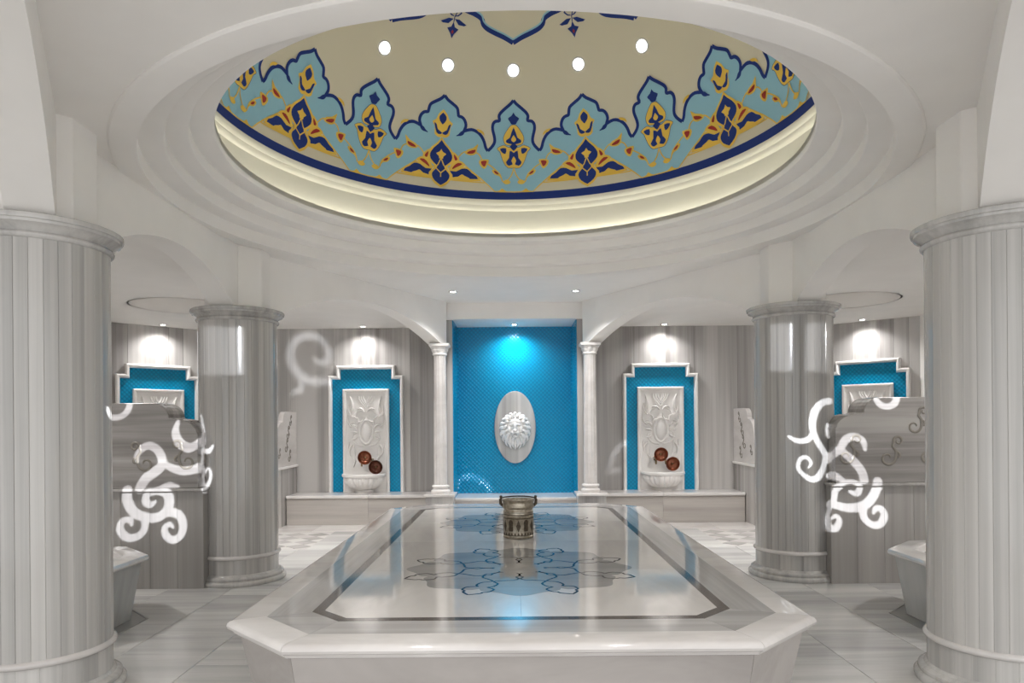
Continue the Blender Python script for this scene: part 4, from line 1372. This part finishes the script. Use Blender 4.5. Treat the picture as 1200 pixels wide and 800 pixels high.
GOBO = {
    'left': [
        [(-0.1066,-0.0457,0.0036),(-0.1063,-0.0474,0.0037),(-0.1059,-0.0497,0.0038),(-0.1049,-0.0508,0.0039),(-0.1033,-0.0497,0.0038)],
        [(-0.0908,0.0781,0.0037),(-0.0884,0.0775,0.0036),(-0.0853,0.0776,0.0037),(-0.0816,0.0784,0.0038),(-0.0785,0.0797,0.0039),(-0.0762,0.0817,0.0039),(-0.0743,0.0842,0.0039),(-0.073,0.0867,0.0039),(-0.0721,0.0892,0.0038),(-0.0717,0.0917,0.0037),(-0.0715,0.0935,0.0036)],
        [(-0.0127,0.0647,0.002),(-0.014,0.0612,0.0029),(-0.0156,0.0561,0.0037),(-0.0163,0.0509,0.0046),(-0.0156,0.0459,0.005),(-0.014,0.0408,0.0055),(-0.0117,0.0359,0.006),(-0.0083,0.032,0.0061),(-0.004,0.0289,0.0063),(0.0002,0.0271,0.0064),(0.0045,0.0277,0.0058),(0.0088,0.0298,0.0052),(0.0123,0.0326,0.0046),(0.0143,0.0354,0.0039),(0.0154,0.0375,0.0033),(0.0161,0.039,0.0026)],
        [(-0.061,0.0161,0.0014),(-0.0616,0.0183,0.002),(-0.0624,0.0215,0.0027),(-0.0622,0.0249,0.0033),(-0.0603,0.0285,0.0038),(-0.0574,0.032,0.0042),(-0.0544,0.0349,0.0047),(-0.0514,0.0361,0.0048),(-0.0484,0.0363,0.0049),(-0.0453,0.0354,0.005),(-0.042,0.0334,0.005),(-0.0388,0.0304,0.005),(-0.0361,0.0267,0.005),(-0.034,0.0222,0.0051),(-0.0326,0.017,0.0052),(-0.0321,0.0124,0.0053),(-0.0328,0.0091,0.0057),(-0.0345,0.0064,0.006),(-0.0372,0.0037,0.0064),(-0.0413,0.001,0.0064),(-0.0463,-0.0016,0.0064),(-0.0507,-0.0047,0.0063),(-0.054,-0.0089,0.0061),(-0.0566,-0.0136,0.0059),(-0.0584,-0.0169,0.0057)],
        [(-0.0321,0.0112,0.0035),(-0.0287,0.0088,0.0039),(-0.0238,0.0055,0.0043),(-0.0188,0.0026,0.0048),(-0.0143,0.0003,0.0051),(-0.0098,-0.0016,0.0054),(-0.0048,-0.0027,0.0056),(0.002,-0.0026,0.0058),(0.0094,-0.0018,0.0059),(0.0149,0.0011,0.006)],
        [(-0.0727,-0.017,0.0057),(-0.0728,-0.0188,0.0057),(-0.073,-0.0237,0.0057),(-0.0724,-0.0289,0.0057),(-0.0705,-0.0342,0.0057),(-0.0678,-0.0398,0.0057),(-0.0646,-0.0444,0.0057),(-0.0608,-0.0478,0.0057),(-0.0565,-0.0504,0.0057),(-0.0524,-0.0524,0.0057),(-0.0486,-0.054,0.0057),(-0.0448,-0.055,0.0057),(-0.0413,-0.0555,0.0057),(-0.0381,-0.0554,0.0057),(-0.0352,-0.0548,0.0057),(-0.0324,-0.0534,0.0057),(-0.0294,-0.0513,0.0058),(-0.0265,-0.0485,0.0058),(-0.0245,-0.0451,0.0058),(-0.0236,-0.0409,0.0058),(-0.0236,-0.0361,0.0058),(-0.0244,-0.0317,0.0058),(-0.0265,-0.028,0.0054),(-0.0294,-0.0248,0.0051),(-0.0326,-0.0242,0.0047),(-0.0355,-0.023,0.0045),(-0.0386,-0.0227,0.0043),(-0.0416,-0.0228,0.0041),(-0.0448,-0.0232,0.0041),(-0.0477,-0.0224,0.0041),(-0.05,-0.0241,0.0041),(-0.0511,-0.0269,0.0044),(-0.0514,-0.0305,0.0046),(-0.051,-0.0336,0.0049),(-0.0498,-0.0358,0.0045),(-0.0478,-0.0376,0.0042),(-0.0459,-0.0385,0.0038),(-0.0438,-0.0379,0.0032),(-0.0418,-0.0364,0.0026),(-0.0403,-0.0353,0.0019)],
        [(-0.052,-0.0537,0.0043),(-0.0519,-0.0576,0.0042),(-0.0519,-0.063,0.0041),(-0.0527,-0.0677,0.004),(-0.0548,-0.071,0.0042),(-0.0577,-0.0736,0.0044),(-0.061,-0.0751,0.0045),(-0.0648,-0.0756,0.0046),(-0.0691,-0.075,0.0047),(-0.0728,-0.0734,0.0048),(-0.0759,-0.0705,0.0047),(-0.0785,-0.0667,0.0046),(-0.0801,-0.0629,0.0045),(-0.0801,-0.0591,0.0042),(-0.0791,-0.0554,0.004),(-0.0774,-0.0528,0.0037),(-0.0747,-0.0519,0.0037),(-0.0714,-0.0522,0.0036),(-0.0688,-0.0532,0.0035),(-0.0677,-0.0552,0.0029),(-0.0673,-0.058,0.0022),(-0.0672,-0.06,0.0016)],
        [(-0.0245,-0.0512,0.0055),(-0.0213,-0.0519,0.0054),(-0.0169,-0.0532,0.0053),(-0.013,-0.0555,0.0052),(-0.0104,-0.0592,0.0051),(-0.0084,-0.0639,0.005),(-0.0074,-0.0685,0.0048),(-0.0073,-0.0731,0.0048),(-0.0081,-0.0776,0.0048),(-0.0097,-0.0813,0.0048),(-0.0123,-0.0842,0.0047),(-0.0156,-0.0862,0.0046),(-0.0188,-0.0868,0.0045),(-0.0221,-0.0853,0.0044),(-0.0254,-0.0824,0.0042),(-0.0278,-0.0792,0.0041),(-0.029,-0.0759,0.0039),(-0.0294,-0.0724,0.0037),(-0.029,-0.0695,0.0035),(-0.0275,-0.0677,0.0034),(-0.0253,-0.0665,0.0032),(-0.0233,-0.0662,0.003),(-0.0217,-0.0675,0.0025),(-0.0202,-0.0696,0.0019),(-0.0193,-0.0713,0.0014)],
        [(-0.0348,-0.0186,0.0011),(-0.0319,-0.0183,0.002),(-0.0276,-0.0179,0.003),(-0.0234,-0.0181,0.0039),(-0.0191,-0.0192,0.003),(-0.0149,-0.0209,0.002),(-0.0119,-0.0221,0.0011)],
        [(0.0163,0.0785,0.0009),(0.0169,0.0742,0.0012),(0.0176,0.068,0.0014),(0.0183,0.0616,0.0017),(0.0188,0.0544,0.002),(0.0192,0.0473,0.0023),(0.0194,0.041,0.0026),(0.0188,0.0342,0.0023),(0.0178,0.027,0.002),(0.0171,0.0194,0.0017),(0.017,0.0108,0.0016),(0.0172,0.0019,0.0015),(0.0175,-0.0059,0.0014),(0.018,-0.0124,0.0016),(0.0186,-0.0178,0.0018),(0.0191,-0.0215,0.002)],
        [(0.0184,0.0264,0.0023),(0.0204,0.0264,0.0027),(0.0232,0.0252,0.0031),(0.0257,0.0245,0.0035),(0.028,0.0264,0.0026),(0.03,0.0295,0.0017),(0.0314,0.0319,0.0009)],
        [(0.0182,-0.0301,0.0034),(0.0204,-0.0259,0.003),(0.0236,-0.0192,0.0026),(0.0259,-0.016,0.0021),(0.0271,-0.0124,0.002),(0.0277,-0.0085,0.0019),(0.0277,-0.0051,0.0017),(0.0268,-0.0017,0.0015),(0.0253,0.0013,0.0013),(0.0237,0.0025,0.0011),(0.0223,0.0004,0.001),(0.0208,-0.0037,0.0009),(0.0197,-0.0074,0.0007)],
    ],
    'right': [
        [(0.0705,0.1863,0.0028)],
        [(0.0744,0.0933,0.0033),(0.0764,0.0898,0.0037),(0.0788,0.087,0.0041),(0.0817,0.0854,0.0041),(0.085,0.0846,0.004),(0.0882,0.0846,0.004),(0.0913,0.0856,0.0041),(0.0943,0.0875,0.0042),(0.0966,0.0897,0.0043),(0.0983,0.0928,0.0042),(0.0993,0.0963,0.0041)],
        [(0.0973,0.1853,0.0039)],
        [(0.0168,0.094,0.0039),(0.0139,0.0922,0.004),(0.0098,0.09,0.0041),(0.0058,0.0872,0.0042),(0.0025,0.0834,0.0045),(-0.0007,0.0787,0.0048),(-0.0032,0.0736,0.0051),(-0.0049,0.0673,0.0049),(-0.0061,0.0604,0.0047),(-0.0064,0.054,0.0045),(-0.0057,0.0485,0.0043),(-0.0041,0.0434,0.0041),(-0.0021,0.0384,0.0039),(0.0005,0.0334,0.004),(0.0035,0.0285,0.0041),(0.0065,0.024,0.0041),(0.0095,0.0195,0.0042),(0.0123,0.0154,0.0043),(0.0143,0.0115,0.0044)],
        [(-0.0374,0.0383,0.0015),(-0.0346,0.0364,0.0021),(-0.0306,0.034,0.0027),(-0.0264,0.0324,0.0033),(-0.0221,0.032,0.0035),(-0.0176,0.0325,0.0037),(-0.0136,0.0339,0.0039),(-0.0104,0.0366,0.0036),(-0.0077,0.0402,0.0033),(-0.0059,0.0427,0.003)],
        [(0.0134,0.0606,0.0015),(0.0129,0.0576,0.0018),(0.0124,0.0534,0.0021),(0.0123,0.0495,0.0024),(0.013,0.0464,0.002),(0.0143,0.0428,0.0016),(0.0152,0.0402,0.0012)],
        [(0.0094,0.0155,0.0027),(0.0091,0.0117,0.0028),(0.0087,0.0062,0.003),(0.0075,0.0006,0.0032),(0.0055,-0.0049,0.0035),(0.0028,-0.0104,0.0038),(-0.0,-0.0146,0.0041),(-0.0027,-0.0169,0.0039),(-0.0056,-0.018,0.0037),(-0.0088,-0.018,0.0035),(-0.0126,-0.0166,0.0032),(-0.0167,-0.0141,0.003),(-0.0201,-0.0113,0.0027),(-0.0226,-0.0085,0.0026),(-0.0243,-0.0056,0.0025),(-0.0251,-0.0024,0.0024),(-0.0247,0.0014,0.0025),(-0.0232,0.0055,0.0026),(-0.0213,0.0085,0.0027),(-0.019,0.0101,0.0026),(-0.0162,0.0107,0.0025),(-0.0137,0.0104,0.0024),(-0.0112,0.0087,0.0022),(-0.009,0.0061,0.002),(-0.0079,0.0036,0.0018),(-0.0086,0.0011,0.0015),(-0.0104,-0.0014,0.0013),(-0.0117,-0.0032,0.001)],
        [(0.0592,0.0248,0.0023),(0.059,0.0281,0.0029),(0.0585,0.0326,0.0035),(0.0571,0.0363,0.0041),(0.0542,0.0382,0.0045),(0.0503,0.04,0.0049),(0.0463,0.0401,0.0053),(0.0425,0.0397,0.0052),(0.0386,0.038,0.0051),(0.0353,0.0354,0.005),(0.033,0.0317,0.0049),(0.0313,0.0273,0.0048),(0.0289,0.0229,0.0047),(0.0249,0.0185,0.0051),(0.0203,0.0159,0.0055),(0.0169,0.0148,0.0059)],
        [(0.0301,0.0204,0.0044),(0.034,0.0172,0.0048),(0.0395,0.0131,0.0051),(0.0445,0.0086,0.0055),(0.0484,0.0047,0.0055),(0.0519,0.0003,0.0055),(0.0545,-0.0039,0.0055),(0.056,-0.0082,0.0054),(0.0567,-0.0122,0.0054),(0.0571,-0.0151,0.0054)],
        [(0.0149,-0.0091,0.0044),(0.017,-0.0104,0.0046),(0.0201,-0.0124,0.0048),(0.0235,-0.0146,0.0049),(0.0274,-0.0158,0.0037),(0.0315,-0.0173,0.0024),(0.0343,-0.0184,0.0012)],
        [(0.0735,-0.0143,0.0054),(0.0732,-0.017,0.0054),(0.0727,-0.0207,0.0054),(0.0715,-0.0232,0.0054),(0.0694,-0.0283,0.0054),(0.0666,-0.0341,0.0054),(0.0634,-0.0392,0.0054),(0.0598,-0.0429,0.0055),(0.0558,-0.0459,0.0056),(0.0515,-0.0482,0.0057),(0.0469,-0.0499,0.0056),(0.0421,-0.0509,0.0055),(0.0373,-0.0515,0.0054),(0.0323,-0.0514,0.0052),(0.0273,-0.0508,0.0051),(0.0229,-0.0502,0.0049),(0.0194,-0.0497,0.0047),(0.0165,-0.0491,0.0045),(0.0145,-0.0476,0.0043)],
        [(0.0389,-0.0304,0.0017),(0.0416,-0.0311,0.0025),(0.0453,-0.032,0.0032),(0.0483,-0.0316,0.004),(0.0503,-0.0292,0.0039),(0.0515,-0.0256,0.0038),(0.0516,-0.0224,0.0037),(0.0504,-0.0221,0.0035),(0.0481,-0.0203,0.0033),(0.0451,-0.0191,0.0032),(0.0415,-0.019,0.0032),(0.0372,-0.0196,0.0032),(0.0331,-0.0211,0.0032),(0.0292,-0.024,0.0034),(0.0256,-0.0272,0.0036),(0.0228,-0.0294,0.0038),(0.0212,-0.0344,0.0038),(0.0205,-0.0399,0.0038),(0.0201,-0.0437,0.0037)],
        [(0.055,-0.0477,0.0048),(0.055,-0.0515,0.0046),(0.055,-0.0567,0.0044),(0.0559,-0.0612,0.0042),(0.0583,-0.0644,0.0042),(0.0616,-0.0669,0.0042),(0.065,-0.0684,0.0042),(0.0682,-0.0688,0.0043),(0.0714,-0.0681,0.0044),(0.0742,-0.0666,0.0044),(0.0766,-0.0638,0.0044),(0.0786,-0.0601,0.0044),(0.0797,-0.0565,0.0045),(0.0796,-0.0532,0.0043),(0.0786,-0.0499,0.0041),(0.077,-0.0476,0.0039),(0.0749,-0.0467,0.0037),(0.0723,-0.0468,0.0036),(0.0701,-0.0476,0.0034),(0.0688,-0.0495,0.0028),(0.0678,-0.0521,0.0022),(0.0672,-0.0539,0.0017)],
        [(0.0151,-0.0525,0.0029),(0.0142,-0.0552,0.0029),(0.0128,-0.0593,0.0029),(0.0121,-0.0637,0.0029),(0.0121,-0.0687,0.0032),(0.0128,-0.0741,0.0036),(0.0141,-0.0784,0.004),(0.0165,-0.0809,0.0041),(0.0195,-0.0806,0.0042),(0.022,-0.0793,0.0043),(0.024,-0.0765,0.004),(0.0256,-0.0726,0.0037),(0.0263,-0.0692,0.0034),(0.0256,-0.0666,0.0031),(0.024,-0.0645,0.0029),(0.0223,-0.0636,0.0026),(0.0203,-0.0645,0.0022),(0.0182,-0.0666,0.0018),(0.0167,-0.0681,0.0014)],
    ],
    'faint': [
        [(-0.2011,0.1092,0.0013),(-0.1993,0.1074,0.0022),(-0.1968,0.105,0.003),(-0.1941,0.1033,0.0038),(-0.1909,0.1024,0.0043),(-0.1876,0.1022,0.0047),(-0.1848,0.1032,0.0052),(-0.1825,0.1061,0.005),(-0.1809,0.1102,0.0048),(-0.1802,0.1147,0.0046),(-0.1809,0.1194,0.0045),(-0.1826,0.1245,0.0043),(-0.185,0.1291,0.0042),(-0.188,0.1331,0.0044),(-0.1917,0.1367,0.0046),(-0.1959,0.1395,0.0048),(-0.2008,0.1415,0.0051),(-0.2061,0.1427,0.0054),(-0.2115,0.1428,0.0056),(-0.2168,0.1417,0.0057),(-0.2222,0.1395,0.0058),(-0.2268,0.1364,0.0059),(-0.2305,0.1322,0.0059),(-0.2333,0.127,0.0059),(-0.2351,0.1213,0.0059),(-0.2355,0.1151,0.006),(-0.2348,0.1085,0.0062),(-0.2333,0.1023,0.0063),(-0.2309,0.0965,0.0063),(-0.2276,0.0911,0.0064),(-0.2239,0.0864,0.0065),(-0.22,0.0824,0.0062),(-0.2156,0.0792,0.006),(-0.2108,0.0767,0.0058),(-0.2054,0.0753,0.0058),(-0.1997,0.0747,0.0058),(-0.1938,0.0742,0.0058),(-0.187,0.0737,0.0057),(-0.1802,0.073,0.0056),(-0.1753,0.073,0.0055)],
        [(-0.2184,0.0721,0.0037),(-0.2186,0.0695,0.0039),(-0.2191,0.0658,0.004),(-0.2206,0.0626,0.0041),(-0.2239,0.0603,0.0036),(-0.2282,0.0585,0.003),(-0.2312,0.0572,0.0025)],
        [(0.2403,-0.0632,0.0014),(0.2419,-0.0577,0.0018),(0.2443,-0.0498,0.0023),(0.2475,-0.0426,0.0027),(0.2517,-0.0366,0.0027),(0.2567,-0.0313,0.0027),(0.2613,-0.0273,0.0027),(0.2655,-0.026,0.0023),(0.2694,-0.0251,0.0018),(0.2721,-0.025,0.0014)],
        [(0.2388,-0.067,0.0014),(0.2421,-0.0668,0.0016),(0.2466,-0.0665,0.0018),(0.2508,-0.066,0.002),(0.2541,-0.0652,0.0017),(0.2569,-0.0642,0.0014),(0.2588,-0.0636,0.001)],
        [(0.0055,-0.1032,0.0014),(0.0069,-0.0938,0.0016),(0.0086,-0.0853,0.0018),(0.0115,-0.0777,0.0021),(0.0161,-0.0744,0.0023),(0.022,-0.0723,0.0025),(0.0281,-0.0718,0.0027),(0.0345,-0.0731,0.0025),(0.0412,-0.076,0.0023),(0.0472,-0.0798,0.0021),(0.0523,-0.0854,0.0018),(0.0567,-0.0919,0.0016),(0.0597,-0.0966,0.0014)],
    ],
    'columns': [
        [(-0.5389,0.0315,0.0084),(-0.5202,0.0287,0.0078),(-0.4932,0.0283,0.0071),(-0.4731,0.0295,0.0065)],
        [(-0.5381,0.0198,0.0084),(-0.5194,0.017,0.0078),(-0.4925,0.0166,0.0071),(-0.4725,0.0178,0.0065)],
        [(-0.5374,0.0082,0.0084),(-0.5187,0.0053,0.0077),(-0.4918,0.0049,0.0071),(-0.4718,0.0061,0.0065)],
        [(-0.5366,-0.0034,0.0084),(-0.518,-0.0063,0.0077),(-0.4911,-0.0067,0.0071),(-0.4712,-0.0055,0.0064)],
        [(-0.5358,-0.0149,0.0083),(-0.5172,-0.0179,0.0077),(-0.4904,-0.0183,0.0071),(-0.4705,-0.0171,0.0064)],
        [(-0.535,-0.0265,0.0083),(-0.5165,-0.0295,0.0077),(-0.4897,-0.0299,0.0071),(-0.4698,-0.0287,0.0064)],
        [(-0.5345,-0.0351,0.0083),(-0.5159,-0.0381,0.0077),(-0.4892,-0.0385,0.0071),(-0.4693,-0.0373,0.0064)],
        [(0.4432,0.0323,0.0065),(0.4708,0.0282,0.0072)],
        [(0.5078,0.0261,0.0078),(0.5339,0.0279,0.0084)],
        [(0.4424,0.0207,0.0065),(0.4699,0.0165,0.0072)],
        [(0.5069,0.0144,0.0078),(0.5329,0.0162,0.0084)],
        [(0.4416,0.0091,0.0065),(0.4691,0.0049,0.0072)],
        [(0.506,0.0027,0.0078),(0.532,0.0045,0.0084)],
        [(0.4408,-0.0025,0.0065),(0.4682,-0.0067,0.0072)],
        [(0.5051,-0.0089,0.0078),(0.531,-0.0071,0.0084)],
        [(0.44,-0.0141,0.0065),(0.4674,-0.0183,0.0072)],
        [(0.5042,-0.0205,0.0078),(0.5301,-0.0187,0.0084)],
        [(0.4392,-0.0256,0.0065),(0.4665,-0.0298,0.0071)],
        [(0.5033,-0.0321,0.0078),(0.5292,-0.0303,0.0084)],
        [(0.4386,-0.0342,0.0065),(0.4659,-0.0385,0.0071)],
        [(0.5027,-0.0407,0.0077),(0.5285,-0.0389,0.0084)],
    ],
}


def gobo_projector(label, loc, target, strokes, power, blur=0.00016):
    """ceiling-hung pattern projector: a tiny lamp behind a real pierced stencil plate"""
    P = Vector(loc)
    t = thing('pattern_projector', label, 'projector', loc, 0, 'pattern projectors hung near the entrance')
    q = (Vector(target) - P).normalized().to_track_quat('-Z', 'Y')
    t.rotation_mode = 'QUATERNION'
    t.rotation_quaternion = q
    dist = 0.12
    A = max(max(abs(a), abs(b)) + r for l in strokes for a, b, r in l)
    E = A * 1.5 + 0.02
    st = 0.0016 if A < 0.2 else 0.0022
    n = int(2 * E / st) + 1
    F = [[1.0] * (n + 1) for _ in range(n + 1)]
    for l in strokes:
        for (ax, ay, ar), (bx, by, br) in zip(l, l[1:]):
            R = max(ar, br) + 2 * st
            i0, i1 = int((min(ax, bx) - R + E) / st), int((max(ax, bx) + R + E) / st) + 1
            j0, j1 = int((min(ay, by) - R + E) / st), int((max(ay, by) + R + E) / st) + 1
            dx, dy = bx - ax, by - ay
            L2 = dx * dx + dy * dy + 1e-12
            for j in range(max(j0, 0), min(j1, n) + 1):
                y = -E + j * st
                row = F[j]
                for i in range(max(i0, 0), min(i1, n) + 1):
                    x = -E + i * st
                    u = ((x - ax) * dx + (y - ay) * dy) / L2
                    u = 0 if u < 0 else 1 if u > 1 else u
                    d = sqrt((x - ax - u * dx) ** 2 + (y - ay - u * dy) ** 2) - (ar + u * (br - ar))
                    if d < row[i]:
                        row[i] = d
    g = G()
    v, f = [], []

    def quad(pts):
        o = len(v)
        v.extend((x * dist, y * dist, -dist) for x, y in pts)
        f.append(tuple(range(o, o + len(pts))))
    for j in range(n):
        i = 0
        y0, y1 = -E + j * st, -E + (j + 1) * st
        while i < n:
            c = (F[j][i], F[j][i + 1], F[j + 1][i + 1], F[j + 1][i])
            if min(c) > 0:
                k = i
                while k < n and F[j][k + 1] > 0 and F[j + 1][k + 1] > 0:
                    k += 1
                quad([(-E + i * st, y0), (-E + k * st, y0), (-E + k * st, y1), (-E + i * st, y1)])
                i = max(k, i + 1)
                continue
            if max(c) > 0:
                cs = [(-E + i * st, y0), (-E + (i + 1) * st, y0), (-E + (i + 1) * st, y1), (-E + i * st, y1)]
                poly = []
                for a in range(4):
                    b = (a + 1) % 4
                    if c[a] > 0:
                        poly.append(cs[a])
                    if (c[a] > 0) != (c[b] > 0):
                        w = c[a] / (c[a] - c[b])
                        poly.append((cs[a][0] + w * (cs[b][0] - cs[a][0]), cs[a][1] + w * (cs[b][1] - cs[a][1])))
                if len(poly) > 2:
                    quad(poly)
            i += 1
    me = bpy.data.meshes.new('stencil_plate')
    me.from_pydata(v, [], f)
    me.materials.append(M['black'])
    link('stencil_plate', me, t)
    h = E * dist
    g = G()
    for a, b in (((-h - .004, -h - .004), (h + .004, -h)), ((-h - .004, h), (h + .004, h + .004)), ((-h - .004, -h), (-h, h)), ((h, -h), (h + .004, h))):
        g.box(a[0], b[0], a[1], b[1], -dist - 0.004, 0.05)
    g.box(-h, h, -h, h, 0.04, 0.1)
    g.build('housing', M['black'], t)
    up = q.inverted() @ Vector((0, 0, 1))
    top = up * ((Z_CEIL - loc[2]) / 1.0)
    G().tube([tuple(up * h), tuple(top)], 0.012, 8).build('hanger', M['black'], t)
    d = bpy.data.lights.new('gobo_lamp', 'SPOT')
    d.energy = power
    d.color = (0.91, 0.94, 1.0)
    d.spot_size = 2 * math.atan(min(E * 0.98, A * 1.35))
    d.spot_blend = 0.0
    d.shadow_soft_size = blur
    o = bpy.data.objects.new('gobo_lamp', d)
    C.objects.link(o)
    o.parent = t


gobo_projector('black projector hung from the ceiling by the entrance, aimed at the left partition', (-0.2, 0.6, 2.95), (-3.0, 6.4, 1.1), GOBO['left'], P_GOBO)
gobo_projector('black projector hung from the ceiling by the entrance, aimed at the right partition', (0.2, 0.6, 2.95), (2.75, 6.4, 1.1), GOBO['right'], P_GOBO)
gobo_projector('black projector hung from the ceiling by the entrance, aimed at the back wall', (0.0, 0.6, 2.3), (-1.0, 10.9, 1.4), GOBO['faint'], P_GOBO_FAINT, 0.0006)
gobo_projector('black projector hung from the ceiling by the entrance, aimed at the two far columns', (0.0, 1.15, 2.95), (0, 6.6, 2.2), GOBO['columns'], P_GOBO_COLUMN, 0.0005)
